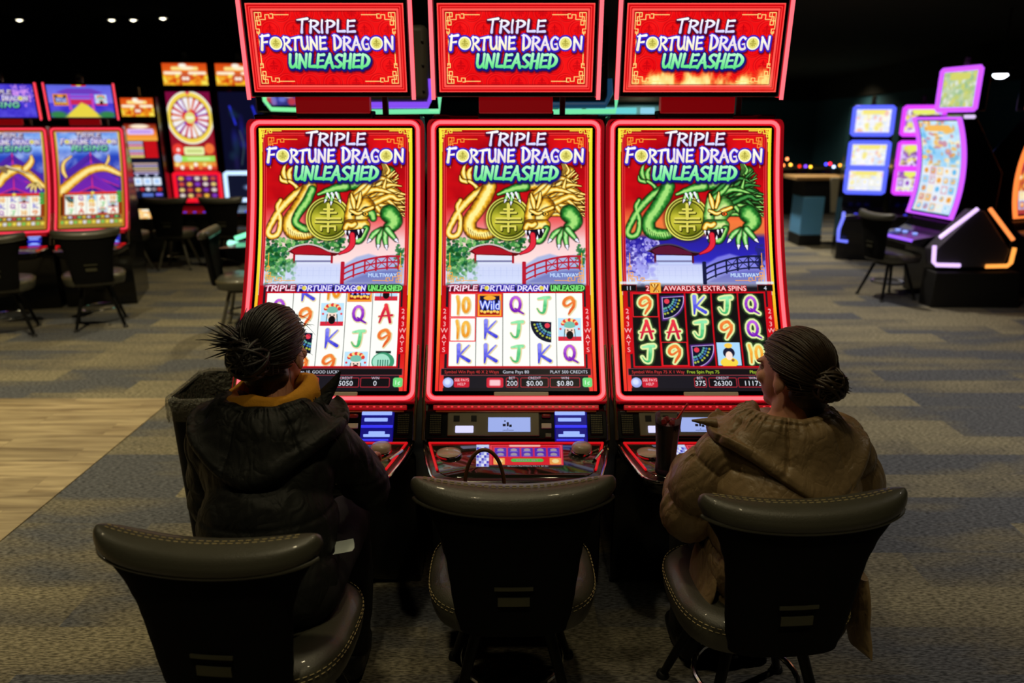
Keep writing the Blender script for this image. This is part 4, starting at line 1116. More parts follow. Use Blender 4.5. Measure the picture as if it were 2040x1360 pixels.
def slot_machine(loc, rz, label, cv, hcv, group, led=((255, 112, 122), (226, 12, 30)), deck_cv=None, candle=False, f=(10., 41.), bright=1.05, ticket=True, badge=True, detail=True):
    t = thing('slot_machine', label, 'slot machine', loc, rz, group)
    zf = .785; sf = Surf(zf, *f); L = sf.L
    core, rim = glow('led_core_%d_%d_%d' % led[0], led[0], 1.25), glow('led_rim_%d_%d_%d' % led[1], led[1], 1.)
    redp = mat('red_plastic_%d_%d_%d' % led[1], tuple(int(c * .8) for c in led[1]), .3, coat=.4)
    # cabinet body
    front = [(float(sf(d, -.035)[0]), float(sf(d, -.035)[1])) for d in np.linspace(0, L, 16)]
    poly = [(sf.y[0] + .2, sf.z[0] + .012), (sf.y[0] + .03, sf.z[0] + .02)] + front + [(-.004, .752), (-.07, .672), (-.06, .6), (.0, .56), (.0, .03), (.02, 0), (.82, 0), (.82, 1.2), (sf.y[0] + .24, 1.75)]
    MB().prism(poly, -.334, .334).build('cabinet', BLK(), t, bevel=.006)
    # display: black glass, picture, LED band, red rim
    bz = MB(); g = [[sf.pt(x, d, 0) for x in (-.338, .338)] for d in np.linspace(0, L, 24)]; h = [[sf.pt(x, d, -.035) for x in (.338, -.338)] for d in np.linspace(0, L, 24)]
    bz.loft([a + b for a, b in zip(g, h)]); bz.build('screen_bezel', mat('black_glass', (4, 4, 5), .08, coat=.5), t, angle=30)
    d0, d1 = .034, L - .044
    def fn(u, v):
        y, z = sf(d0 + v * (d1 - d0), .0025); return (u - .5) * .612, y, z
    screen('main_screen', cv, fn, t, bright)
    m = MB(); path = round_rect(-.33, .012, .33, L - .012, .03); ribbon(m, sf, path, .024, .0, .008); m.build('led_band', rim, t, angle=50)
    m = MB(); ribbon(m, sf, path, .013, .006, .006); m.build('led_strip', core, t, angle=50)
    m = MB(); ribbon(m, sf, round_rect(-.347, -.006, .347, L + .005, .035), .012, -.02, .03); m.build('edge_trim', glow('spill_glow_trim_%d_%d_%d' % led[1], tuple(int(c * .66) for c in led[1]), .8), t, angle=50)  # emission stands in for LED light spilling onto the red plastic edge
    if detail:
        m = MB(); V = [sf.pt(x, d, .002) for x, d in ((-.305, .012), (-.19, .012), (-.19, .03), (-.305, .03))]; m.add(V, [(0, 1, 2, 3)]); 
        m.add([(a, b - .001, c) for a, b, c in V], [(0, 1, 2, 3)]); m.build('label_strip', mat('grey_label', (70, 72, 74), .5), t)
    if badge:
        y0, z0 = sf(L - .03, .006); m = MB(); m.box(.02, y0, z0, .205, .008, .017, (R(-38), 0, 0)); m.build('badge', mat('cream_badge', (225, 218, 190), .4), t, bevel=.003)
    # ribbed red light below the display and the thin brass line
    m = MB()
    m.box(0, -.010, .768, .62, .012, .016, (R(-45), 0, 0))
    rb_ = m.build('light_channel', glow('channel_red', (150, 4, 14), .9), t, bevel=.002); m = MB()
    for i in range(24): ellipsoid(m, (-.29 + i * .0252, -.0145, .7725), (.0055, .004, .003), (0, 0, 0), 8, 5)
    m.build('led_bead', glow('bead_red', (245, 50, 60), 1.), rb_)
    MB().box(0, -.02, .756, .6, .006, .004).build('brass_line', mat('brass', (190, 160, 100), .3, .8), t)
    # player panel between display and deck
    A, B = np.array((-.008, .755)), np.array((-.078, .668))
    ang = math.atan2(B[1] - A[1], B[0] - A[0]); nrm = np.array((B[1] - A[1], -(B[0] - A[0]))); nrm = nrm / np.linalg.norm(nrm)
    PL = float(np.linalg.norm(B - A))
    def panel(mb, px0, px1, t0, t1, off, th=.006):
        """A plate on the panel; px in metres across, t along it."""
        q = []
        for o_ in (off, off + th):
            for tt in (t0, t1):
                p = A + (B - A) * tt + nrm * o_
                q.append(p)
        V = [(px0, *q[0]), (px1, *q[0]), (px1, *q[1]), (px0, *q[1]), (px0, *q[2]), (px1, *q[2]), (px1, *q[3]), (px0, *q[3])]
        mb.add(V, [(0, 1, 2, 3), (7, 6, 5, 4), (0, 4, 5, 1), (1, 5, 6, 2), (2, 6, 7, 3), (3, 7, 4, 0)]); return mb
    k = .00187; X = lambda px: (px - 1026.5) * k
    panel(MB(), -.34, .34, 0, 1, -.01, .012).build('player_panel', BLK(), t, bevel=.004)
    if ticket:
        pp = panel(MB(), X(890), X(1073), .06, .9, .002, .006).build('card_reader', mat('tan_metal', (120, 114, 92), .4, .3), t, bevel=.003)
        panel(MB(), X(971), X(1055), .27, .76, .008, .003).build('info_display', glow('info_lcd', (160, 178, 240), .95), pp)
        m = MB()
        for a_, b_, c_, d_ in ((1000, 1006, .5, .58), (1008, 1012, .44, .58), (1013, 1018, .52, .6), (1003, 1006, .38, .42), (1009, 1011, .66, .68), (1000, 1022, .74 - .03, .72)): panel(m, X(a_), X(b_), c_, d_, .0112, .001)
        m.build('printed_mark', mat('lcd_ink', (40, 50, 100), .6), pp)
        for a_, b_ in ((902, 914), (937, 948)): panel(MB(), X(a_), X(b_), .2, .4, .008, .002).build('sensor', mat('sensor_black', (14, 14, 16), .3), pp)
        panel(MB(), X(906), X(942), .56, .8, .008, .006).build('lit_button', glow('lilac_button', (214, 212, 255), 1.1), pp, bevel=.004)
        panel(MB(), X(1078), X(1096), .14, .28, .003, .01).build('card_slot', mat('red_card_slot', (150, 36, 24), .3), t, bevel=.006)
        panel(MB(), X(1077), X(1097), .46, .64, .003, .005).build('logo_oval', mat('cream_badge', (225, 218, 190), .4), t, bevel=.0075, seg=4)
        panel(MB(), X(1084), X(1097), .8, .95, .003, .005).build('key_lock', mat('key_steel', (110, 108, 95), .4, .6), t, bevel=.003)
    bv = panel(MB(), X(1103), X(1168), .04, 1.1, .002, .01).build('bill_acceptor', glow('lit_blue_plastic', (12, 8, 130), .8), t, bevel=.004)
    m = MB(); panel(m, X(1104), X(1164), .08, .2, .012, .004); panel(m, X(1110), X(1156), .3, .42, .012, .005); m.build('light_bar', glow('pale_blue_light', (140, 165, 255), 1.3), bv, bevel=.002)
    m = MB(); panel(m, X(1104), X(1167), .54, .64, .012, .004); panel(m, X(1106), X(1160), 1.02, 1.08, .012, .003); m.build('light_bar', glow('blue_light', (50, 50, 235), 1.1), bv, bevel=.002)
    m = MB(); panel(m, X(1110), X(1162), .86, .95, .012, .006); panel(m, X(1120), X(1152), .76, .86, .012, .005); m.build('ticket_slot', glow('pale_blue_light', (140, 165, 255), 1.3), bv, bevel=.002)
    for sx in (-1, 1):
        sp = panel(MB(), sx * .3 - .024, sx * .3 + .024, .12, .86, .001, .006).build('speaker', DMT(), t, bevel=.004)
        if detail:
            m = MB()
            for i in range(7):
                for j in range(9):
                    p = A + (B - A) * (.2 + j * .073) + nrm * .0075
                    m.box(sx * .3 - .018 + i * .006, p[0], p[1], .0032, .003, .0045, (ang, 0, 0))
            m.build('grille', mat('grille_olive', (120, 112, 80), .35, .8), sp)
        MB().tube([sf.pt(sx * .344, L * .80, .004), sf.pt(sx * .345, L, .004), (sx * .343, -.035, .745), (sx * .343, -.085, .668)], .007, 10).build('side_rail', mat('bronze_rail', (150, 132, 96), .25, .9), t)
    # button deck with glass top and rounded, chrome edged front corners
    def deck_ring(z, g, gl=0.):
        P = [(-.335 - g, -.078), (-.325 - g, -.15), (-.305 - g, -.25)]
        for i in range(7):
            a = R(200 + 70 * i / 6); P.append((-.215 - g * .8 + .075 * math.cos(a) * 1.0, -.30 - g + .07 * math.sin(a)))
        P += [(-x, y) for x, y in P[::-1]]
        return [(x, y, z + (y + .078) * .05) for x, y in P]
    m = MB(); m.loft([deck_ring(.585, -.03), deck_ring(.61, -.004), deck_ring(.64, .006), deck_ring(.655, .004), deck_ring(.66, -.004)]); m.build('button_deck', BLK(), t, angle=50, bevel=0)
    m = MB(); m.tube(deck_ring(.657, .005), .0055, 8); m.build('chrome_edge', CHR(), t)
    gl = MB(); gl.loft([deck_ring(.6602, -.022), deck_ring(.6622, -.024)]); glo = gl.build('glass_top', mat('deck_glass', (34, 38, 30), .07, coat=.6), t, angle=50)
    m = MB(); m.tube([(-.318, -.1, .6635), (.318, -.1, .6635)], .0045, 8)
    for sx in (-1, 1): m.tube([(sx * .318, -.1, .6645), (sx * .305, -.16, .661), (sx * .272, -.30, .654)], .0045, 8)
    m.build('deck_light', glow('deck_red', (214, 8, 20), .9), t)
    if deck_cv is not None:
        def fd(u, v):
            y = -.112 - v * .165; return -.145 + u * .315 + (u - .5) * (-.012) * v, y, .6638 + (y + .078) * .05
        screen('touch_display', deck_cv, fd, t, .85)
    if detail:
        for x, y, r, nm in ((-.24, -.185, .037, 'service_button'), (.235, -.165, .03, 'spin_button')):
            z = .6622 + (y + .078) * .05
            b_ = MB().lathe([(r + .006, -.002), (r + .006, .006 if nm[1] == 'e' else .022), (r, .01 if nm[1] == 'e' else .03), (r * .6, .013 if nm[1] == 'e' else .034), (.0005, .014 if nm[1] == 'e' else .035)], 28, (x, y, z)).build(nm, mat('button_cap', (200, 186, 160), .3, coat=.5), t)
            MB().lathe([(r + .008, -.003), (r + .0095, .004), (r + .007, .009), (r + .0062, .004)], 28, (x, y, z)).build('chrome_ring', CHR(), b_)
        MB().tube([(.275, -.235, .659), (.31, -.165, .663)], .006, 8).build('chrome_bar', CHR(), t)
    # header display on its neck
    hy, hz0, hz1 = .44, 1.886, 2.243
    MB().box(0, hy + .03, 1.862, .29, .05, .07).build('header_neck', glow('spill_glow_neck', (120, 0, 6), .9), t, bevel=.004)  # neck is no lamp; its emission paints in the red LED light
    MB().box(0, hy + .07, 1.822, .30, .09, .03).build('neck_collar', MBK(), t, bevel=.004)
    MB().box(.19, hy + .12, 1.88, .022, .03, .2).build('support_post', mat('post_grey', (120, 118, 104), .4, .5), t, bevel=.003)
    MB().prism([(hy, hz0), (hy - .03, hz1), (hy + .065, hz1 - .03), (hy + .085, hz0 + .03)], -.314, .314).build('header_case', BLK(), t, bevel=.006)
    def fh(u, v):
        z = 2.222 - v * .316; return (u - .5) * .594, hy - .0015 - .03 * (z - hz0) / (hz1 - hz0) + 0 * u, z
    screen('header_screen', hcv, fh, t, bright)
    for sx in (-1, 1):
        MB().tube([(sx * .3215, hy - .002, hz0 - .008), (sx * .3215, hy - .034, hz1)], .008, 10).build('header_light', core, t)
        MB().box(sx * .318, hy + .015, (hz0 + hz1) / 2, .012, .05, hz1 - hz0, (R(4.5), 0, 0)).build('header_rim', rim, t, bevel=.003)
    if candle:
        cn = MB().lathe([(.035, 0), (.04, .01), (.03, .02), (.034, .03), (.034, .1), (.03, .105), (.0, .125)], 20, (0, hy + .04, hz1 - .02)).build('candle_lamp', mat('candle_chrome', (150, 150, 140), .2, .7), t)
        MB().lathe([(.035, .045), (.036, .05), (.036, .07), (.035, .075)], 20, (0, hy + .04, hz1 - .02)).build('lens_band', mat('candle_band', (40, 40, 60), .2), cn)
    return t

ART = {k_: f_ for k_, f_ in ARTS.items()}
deck_cv = ART['deck']()
hd = ART['head']()
G1 = 'row of three red lit slot machines'
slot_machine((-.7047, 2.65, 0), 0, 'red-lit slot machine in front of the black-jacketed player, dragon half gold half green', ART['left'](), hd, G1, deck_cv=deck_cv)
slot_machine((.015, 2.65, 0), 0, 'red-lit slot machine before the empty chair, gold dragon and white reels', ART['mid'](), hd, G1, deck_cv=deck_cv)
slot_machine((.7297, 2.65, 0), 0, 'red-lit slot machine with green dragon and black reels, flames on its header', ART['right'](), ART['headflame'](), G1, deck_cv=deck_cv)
G2 = 'pair of red framed slot machines at the back left'
for i, (x, y, l) in enumerate(((-4.14, 7.42, 'red-framed slot machine with purple roof picture and red-roofed gate on its header, back left'),
                               (-4.80, 7.22, 'red-framed slot machine cut by the left picture edge, gold dragon over purple roof'))):
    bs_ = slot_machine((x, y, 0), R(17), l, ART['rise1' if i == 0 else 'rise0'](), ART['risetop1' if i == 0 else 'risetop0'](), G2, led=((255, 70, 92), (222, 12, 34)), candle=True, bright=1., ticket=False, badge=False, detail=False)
    bs_.scale = (.96, .96, .96)
# ------------------------------------------------------------------ other machines around the floor
def neon(name, pts, r, col, parent, k=1.4, closed=False):
    return MB().tube(pts, r, 8, closed).build(name, glow('neon_%d_%d_%d' % col, col, k), parent)

def stack_machine(name, label, loc, rz, w, panels, group=None, frame=None, deck=True, zdeck=.72, candle=True, top=None, base_neon=None, depth=.5):
    """An upright cabinet with a stack of flat lit panels (z0, z1, art or None, name)."""
    t = thing(name, label, 'slot machine', loc, rz, group)
    top = top or max(p[1] for p in panels) + .03
    MB().prism([(.0, .66), (.0, top), (depth * .55, top), (depth, 1.2), (depth, 0), (.03, 0), (.03, .55)], -w / 2, w / 2).build('cabinet', BLK(), t, bevel=.008)
    for z0, z1, cv, nm, frm in panels:
        if cv is not None:
            screen(nm, cv, lambda u, v, z0=z0, z1=z1: ((u - .5) * (w - .07), -.006 + 0 * u, z1 - v * (z1 - z0)), t, 1.0)
        if frm is not None:
            p = [(-w / 2 + .022, -.01, z0), (w / 2 - .022, -.01, z0), (w / 2 - .022, -.01, z1), (-w / 2 + .022, -.01, z1)]
            P = []
            for a, b in zip(p, p[1:] + p[:1]):
                for q in np.linspace(.04, .96, 8): P.append(tuple(a[i] + (b[i] - a[i]) * q for i in range(3)))
            neon(nm + '_light', P, .027, frm, t, closed=True)
    if deck:
        MB().prism([(0, zdeck), (-.1, zdeck - .05), (-.34, zdeck - .08), (-.36, zdeck - .13), (-.05, zdeck - .2), (0, zdeck - .2)], -w / 2, w / 2).build('button_deck', BLK(), t, bevel=.01)
        m = MB()
        for i, x in enumerate((-.12, 0., .12)): m.lathe([(.022, 0), (.022, .012), (.016, .016), (0, .017)], 14, (x * w / .6, -.27, zdeck - .08))
        m.build('button', glow('blue_light', (50, 50, 235), 1.1), t)
    if candle:
        MB().lathe([(.03, 0), (.035, .01), (.028, .025), (.03, .09), (.02, .11), (0, .115)], 16, (0, .1, top)).build('candle_lamp', mat('candle_chrome', (150, 150, 140), .2, .7), t)
    if base_neon:
        neon('base_light', [(-w / 2, -.3, zdeck - .06), (-w / 2 - .01, -.38, zdeck - .12), (-w / 2 - .01, -.1, zdeck - .3), (-w / 2, -.08, zdeck - .45), (-w / 2 + .12, -.08, zdeck - .46)], .02, base_neon, t)
    return t

PAL_Y = ((252, 252, 255), (235, 240, 255), (250, 236, 130), (255, 250, 205), (255, 255, 255), (250, 190, 170), (255, 253, 240), (215, 230, 255))
PAL_P = ((245, 235, 255), (190, 160, 245), (235, 245, 110), (150, 80, 200), (255, 255, 255), (120, 60, 140), (250, 225, 90))
PAL_B = ((150, 210, 250), (225, 245, 255), (250, 190, 90), (205, 130, 150), (110, 190, 240), (255, 240, 200), (235, 160, 60))
PAL_G = ((205, 215, 180), (165, 200, 150), (215, 215, 110), (150, 190, 150), (230, 235, 225), (190, 205, 120))
PAL_O = ((160, 40, 60), (250, 150, 50), (255, 205, 90), (255, 240, 205), (90, 30, 120), (250, 120, 40), (245, 220, 140))

# left rear: the wheel pair and a narrow stepper
stack_machine('slot_machine', 'slot machine with a big lit prize wheel and orange top screen, back left', (-4.18, 10.2, 0), R(6), .62,
              [(2.235, 2.5, ART['wheeltop'](), 'top_screen', None), (1.17, 2.155, ART['wheel'](), 'wheel_screen', None), (.775, 1.13, ART['wheellow'](), 'lower_screen', (215, 16, 36))], 'wheel slot machines at the back left', top=2.53)
dk = Canvas(1000, 1620, 110); dk.fill(rgb(10, 12, 38))
for x0, y0, x1, y1 in ((240, 300, 340, 660), (760, 300, 860, 620)): dk.ink([[(x0, y0, 22), (x1, y1, 22)]], rgb(40, 50, 225), soft=30)
for i in range(14):
    q_ = random.Random(i); dk.disc(q_.uniform(100, 900), q_.uniform(300, 1500), q_.uniform(40, 90), (rgb(35, 30, 150), rgb(24, 50, 70), rgb(40, 30, 90))[i % 3], q_.uniform(40, 220), .6, 90)
dk.ink([cr([(420, 800, 12), (480, 1100, 14), (400, 1500, 12)], 5)], rgb(60, 80, 90), soft=30)
sl_ = Canvas(1000, 560, 60); sl_.fill(rgb(16, 20, 42)); sl_.disc(500, 300, 90, rgb(150, 180, 230), 40, soft=60)
stack_machine('slot_machine', 'dark blue wheel slot machine with a white-framed blank screen, beside the lit wheel', (-3.53, 10.27, 0), R(6), .62,
              [(2.235, 2.5, ART['wheeltop'](), 'top_screen', None), (1.17, 2.155, dk, 'dark_screen', None), (.775, 1.13, sl_, 'lower_screen', (190, 220, 255))], 'wheel slot machines at the back left', top=2.53)
lo = patch_art(60, 1000, 600, 4, ((255, 240, 200), (250, 180, 70), (255, 250, 230), (250, 150, 60), (255, 225, 140)), 0)
stack_machine('slot_machine', 'narrow three-reel slot machine with white reels and fiery glass, back left', (-4.68, 9.85, 0), R(10), .45,
              [(1.85, 2.07, ART['steppertop'](), 'top_screen', None), (.84, 1.76, ART['stepper'](), 'reel_glass', None), (.58, .7, lo, 'belly_glass', None)], top=2.09, deck=False)

# right rear: blue, magenta, then the curved pair
for (x, y, c, pal, sd, l) in ((4.60, 10.0, (84, 98, 255), PAL_Y, 5, 'blue neon framed slot machine with three stacked screens, back right'),
                              (5.16, 9.85, (205, 60, 240), PAL_P, 9, 'magenta neon framed slot machine between the blue and violet ones, back right')):
    stack_machine('slot_machine', l, (x, y, 0), R(-16), .5,
                  [(1.63, 1.96, patch_art(90, 1000, 560, sd, pal, 0), 'top_screen', c), (1.22, 1.53, patch_art(90, 1000, 520, sd + 1, pal, 0), 'upper_screen', c), (.9, 1.2, patch_art(90, 1000, 500, sd + 2, pal, .6), 'lower_screen', c)],
                  'neon slot machines at the back right', top=1.99, base_neon=(110, 120, 255) if c[0] == 84 else None)

def curved_machine(label, loc, rz, art, top_art, core, rim):
    t = thing('slot_machine', label, 'slot machine', loc, rz, 'neon slot machines at the back right')
    sf = Surf(.84, -26., 17., 1.02); L = sf.L
    back = [(float(sf(d, -.05)[0]), float(sf(d, -.05)[1])) for d in np.linspace(0, L, 14)]
    MB().prism([(sf.y[0] + .2, sf.z[0])] + back + [(-.04, .72), (.0, .6), (.05, .05), (.05, 0), (.5, 0), (.5, 1.3)], -.32, .32).build('cabinet', BLK(), t, bevel=.008)
    def fn(u, v):
        y, z = sf(.04 + v * (L - .08), .003); return (u - .5) * .58, y, z
    screen('main_screen', art, fn, t, 1.)
    bz = MB(); bz.loft([[sf.pt(x, d, 0) for x in (-.33, .33)] + [sf.pt(x, d, -.05) for x in (.33, -.33)] for d in np.linspace(0, L, 20)]); bz.build('screen_bezel', mat('black_glass', (4, 4, 5), .08, coat=.5), t, angle=30)
    path = round_rect(-.335, -.005, .335, L + .005, .02)
    m = MB(); ribbon(m, sf, path, .05, -.005, .02); m.build('neon_frame', glow('neon_%d_%d_%d' % core, core, 1.4), t, angle=50)
    hz = 1.885 if True else 0
    MB().box(0, .17, hz + .215, .58, .1, .42).build('header_case', BLK(), t, bevel=.01)
    screen('header_screen', top_art, lambda u, v: ((u - .5) * .48, .113 + 0 * u, hz + .385 - v * .34), t, 1.)
    p = [(-.275, .112, hz + .02), (.275, .112, hz + .02), (.275, .112, hz + .41), (-.275, .112, hz + .41)]; P = []
    for a, b in zip(p, p[1:] + p[:1]):
        for q in np.linspace(.03, .97, 8): P.append(tuple(a[i] + (b[i] - a[i]) * q for i in range(3)))
    neon('header_frame', P, .024, core, t, closed=True)
    MB().lathe([(.03, 0), (.035, .02), (.03, .1), (.0, .12)], 14, (0, .17, hz + .42)).build('candle_lamp', mat('candle_chrome', (150, 150, 140), .2, .7), t)
    MB().tube([(-.3, -.02, hz - .05), (.45, -.02, hz - .05)], .018, 8).build('shelf_light', glow('neon_pale', (225, 205, 250), 1.), t)
    MB().prism([(-.02, .73), (-.1, .68), (-.36, .64), (-.37, .6), (-.05, .5), (0, .5)], -.32, .32).build('button_deck', BLK(), t, bevel=.01)
    neon('deck_light', [(-.3, -.36, .63), (.3, -.36, .63)], .016, rim, t)
    m = MB()
    for x in (-.18, -.06, .1): m.lathe([(.025, 0), (.025, .014), (0, .018)], 14, (x, -.2, .668))
    m.build('button', glow('pale_blue_light', (140, 165, 255), 1.3), t)
    return t
curved_machine('violet neon framed slot machine with curved screen turned to the left, right side', (4.37, 7.95, 0), R(-82), patch_art(120, 1000, 1750, 21, PAL_B, .5), patch_art(80, 1000, 640, 23, PAL_G, 0), (196, 84, 250), (150, 90, 250))
curved_machine('orange neon framed slot machine cut by the right picture edge', (5.42, 7.85, 0), R(26), patch_art(120, 1000, 1750, 31, PAL_O, .25), patch_art(80, 1000, 640, 33, PAL_O, .3), (255, 130, 60), (250, 110, 60))

# pentagonal pod end between the two curved machines
t = thing('machine_pod', 'dark five-sided pod with violet and orange neon edges between two curved slot machines', 'machine base', (4.53, 7.37, 0))
P5 = [(-.36, .57), (-.02, .96), (.06, .96), (.38, .57), (.34, .40), (-.32, .40)]
MB().prism(P5, 0., .2, 'y').build('side_panel', mat('slate_panel', (58, 54, 66), .5), t, bevel=.01)
MB().prism([(-.34, .36), (.5, .36), (.55, 0), (-.34, 0)], -.04, .2, 'y').build('plinth', MBK(), t, bevel=.01)
neon('violet_light', [(-.02, -.01, .98), (-.34, -.01, .70)], .02, (226, 190, 255), t)
neon('violet_light', [(-.38, -.01, .62), (-.365, -.01, .46), (-.33, -.01, .43), (-.10, -.01, .425)], .02, (226, 190, 255), t)
neon('orange_light', [(.10, -.01, .98), (.38, -.01, .68)], .02, (255, 140, 70), t)
neon('orange_light', [(.41, -.01, .6), (.40, -.01, .45), (.37, -.01, .42), (.16, -.01, .415)], .02, (255, 160, 70), t)

# bank standing back to back with the three red machines: only its display backs and edge lights show
def rear_display(label, x, grey, col):
    t = thing('display_back', label, 'display', (x, 3.95, 0), 0, 'backs of the displays behind the red machines')
    MB().box(0, .05, 2.07, .56, .1, .36).build('case', grey, t, bevel=.03, seg=3)
    for sx in (-1, 1):
        for z in (1.94, 2.06, 2.17):
            m = MB().lathe([(.007, 0), (.007, .004), (.005, .005)], 10); m.v = [(sx * .255 + a, -c, z + b) for a, b, c in m.v]; m.build('bolt', mat('bolt_black', (10, 10, 10), .4), t)
    neon('edge_light', [(.285, .03, 2.0), (.292, .03, 1.93), (.27, .03, 1.875), (-.28, .03, 1.872)], .016, col, t, .9)
    neon('outer_light', [(.33, .05, 1.93), (.325, .05, 1.845), (-.28, .05, 1.84)], .012, (120, 235, 170), t, 1.)
    MB().tube([(0, .1, 1.9), (0, .12, .0)], .04, 10).box(0, .12, .02, .4, .4, .04).build('stand', MBK(), t)
    return t
rear_display('grey back of a display seen between the left and middle headers', -.695, GRY(), (140, 80, 255))
rear_display('black back of a display seen between the middle and right headers', .2, MBK(), (20, 60, 90))
t = thing('slot_machine', 'green neon framed slot machine glimpsed through the gap above the left red machine', 'slot machine', (-1.45, 5.4, 0))
MB().box(0, .25, .92, .62, .5, 1.84).box(.0, .08, 2.1, .62, .12, .5).build('cabinet', BLK(), t, bevel=.01)
screen('header_screen', patch_art(60, 1000, 700, 44, ((60, 60, 160), (30, 30, 60), (235, 60, 60), (255, 240, 225), (120, 130, 230)), 0), lambda u, v: ((u - .5) * .5, .012 + 0 * u, 2.3 - v * .4), t, .9)
neon('green_light', [(-.25, 0, 2.3), (-.24, 0, 1.93), (-.2, 0, 1.875), (-.02, 0, 1.87)], .014, (130, 240, 160), t, 1.1)
neon('green_light', [(.02, 0, 2.3), (.03, 0, 1.88), (.25, 0, 1.88)], .014, (190, 250, 150), t, 1.1)
t = thing('slot_machine', 'cyan-topped slot machine glimpsed through the gap between middle and right headers', 'slot machine', (.62, 5.2, 0))
MB().box(0, .25, .92, .9, .5, 1.84).build('cabinet', BLK(), t, bevel=.01)
for x0, x1, c in ((-.4, -.16, (110, 215, 215)), (-.13, .2, (110, 220, 225)), (.23, .32, (150, 220, 245))): neon('cyan_light', [(x0, .0, 1.862), (x1, .0, 1.862)], .02, c, t, .9)
t = thing('slot_machine', 'slot machine hidden behind the left red machine, pale green glowing deck corner', 'slot machine', (-2.3, 6.95, 0), R(-100))
MB().prism([(.27, .6), (.27, 1.7), (.6, 1.7), (.6, 0), (.27, 0)], -.33, .33).build('cabinet', BLK(), t, bevel=.01)
MB().prism([(.27, .75), (-.3, .7), (-.32, .64), (.27, .5)], -.33, .33).build('button_deck', BLK(), t, bevel=.01)
neon('deck_light', [(-.3, -.06, .80), (-.2, -.26, .76), (-.1, -.34, .73)], .022, (130, 250, 190), t, 1.5)
neon('deck_light', [(.0, -.34, .70), (-.2, -.36, .65), (-.28, -.40, .59), (-.2, -.42, .54)], .03, (170, 255, 225), t, 1.5)

# service stand with blue cabinet, far right
t = thing('service_stand', 'wooden-topped stand over a pale blue cabinet, far right behind the aisle', 'counter', (4.55, 11.2, 0))
MB().box(.0, .3, .985, .78, .55, .05).build('counter_top', mat('oak_top', (190, 150, 96), .4), t, bevel=.008)
MB().box(.05, .3, .84, .6, .5, .24).build('shade_block', MBK(), t, bevel=.008)  # black block filling in the shade under the counter top
MB().box(-.1, .25, .44, .32, .45, .56).build('cabinet', mat('pale_blue_cabinet', (112, 190, 250), .4), t, bevel=.01)
MB().box(-.1, .25, .08, .34, .47, .16).build('base', MBK(), t, bevel=.01)
MB().prism([(.1, 1.0), (.34, 1.0), (.5, .5), (.16, .5)], .0, .04, 'y').build('side_panel', mat('cream_panel', (190, 184, 165), .5), t, bevel=.005)
# dark counter along the far aisle with a string of coloured bulbs
t = thing('bar_counter', 'long black counter across the far aisle under a string of lights', 'counter', (5.2, 15.2, 0))
MB().box(.4, .4, .4, 7.6, .8, .8).build('body', MBK(), t, bevel=.01)
MB().box(.4, .4, .81, 7.8, .9, .04).build('counter_top', mat('counter_black', (10, 10, 11), .3), t, bevel=.01)
t = thing('string_light', 'string of small coloured bulbs along the black far counter', 'string lights', (5.2, 15.3, .87))
MB().tube([(x, 0, .02 + .02 * math.sin(x * 9)) for x in np.linspace(-.6, 2.2, 40)], .006, 6).build('wire', MBK(), t)
for x, z, c in ((.1, .1, (120, 255, 210)), (.18, .08, (230, 120, 60)), (.32, .09, (255, 190, 70)), (.5, .06, (200, 40, 20)), (.62, .06, (110, 60, 220)), (.72, .05, (255, 190, 50)), (1.02, .1, (70, 70, 255)), (1.1, .11, (255, 40, 70)), (1.18, .05, (190, 210, 255)), (1.3, .08, (230, 150, 40)), (1.42, .06, (255, 50, 80)), (-.1, .08, (120, 255, 210)), (1.6, .07, (90, 220, 120)), (.24, .2, (255, 150, 90))):
    MB().lathe([(.0, -.026), (.02, -.016), (.026, 0), (.018, .018), (0, .026)], 12, (x, 0, z)).build('bulb', glow('bulb_%d_%d_%d' % c, c, 5.), t)
# ------------------------------------------------------------------ casino chairs
def smooth_interp(x, X, Y):
    i = int(np.clip(np.searchsorted(X, x) - 1, 0, len(X) - 2))
    t = (x - X[i]) / (X[i + 1] - X[i]); t = min(1, max(0, t)); t = t * t * (3 - 2 * t)
    return Y[i] + (Y[i + 1] - Y[i]) * t
BZ = [.43, .50, .56, .64, .70, .76, .80, .83, .865, .90, .93]
BW = [.150, .165, .172, .180, .188, .206, .228, .252, .266, .262, .235]
BT = [.030, .034, .034, .034, .035, .038, .042, .044, .050, .050, .040]
def back_y(x, z): return -.225 + .55 * x * x - .10 * (z - .45)
def back_ring(z, w, t, n=26, dz=None):
    P = []
    for k in range(2 * n):
        s = k / n
        if s < 1: a, side = -1 + 2 * s, -1
        else: a, side = 1 - 2 * (s - 1), 1
        a = math.sin(a * math.pi / 2)
        th = t * (max(0., 1 - abs(a) ** 5)) ** .5
        x = a * w
        zz = z + (0 if dz is None else dz(x))
        P.append((x, back_y(x, zz) + side * th, zz))
    return P
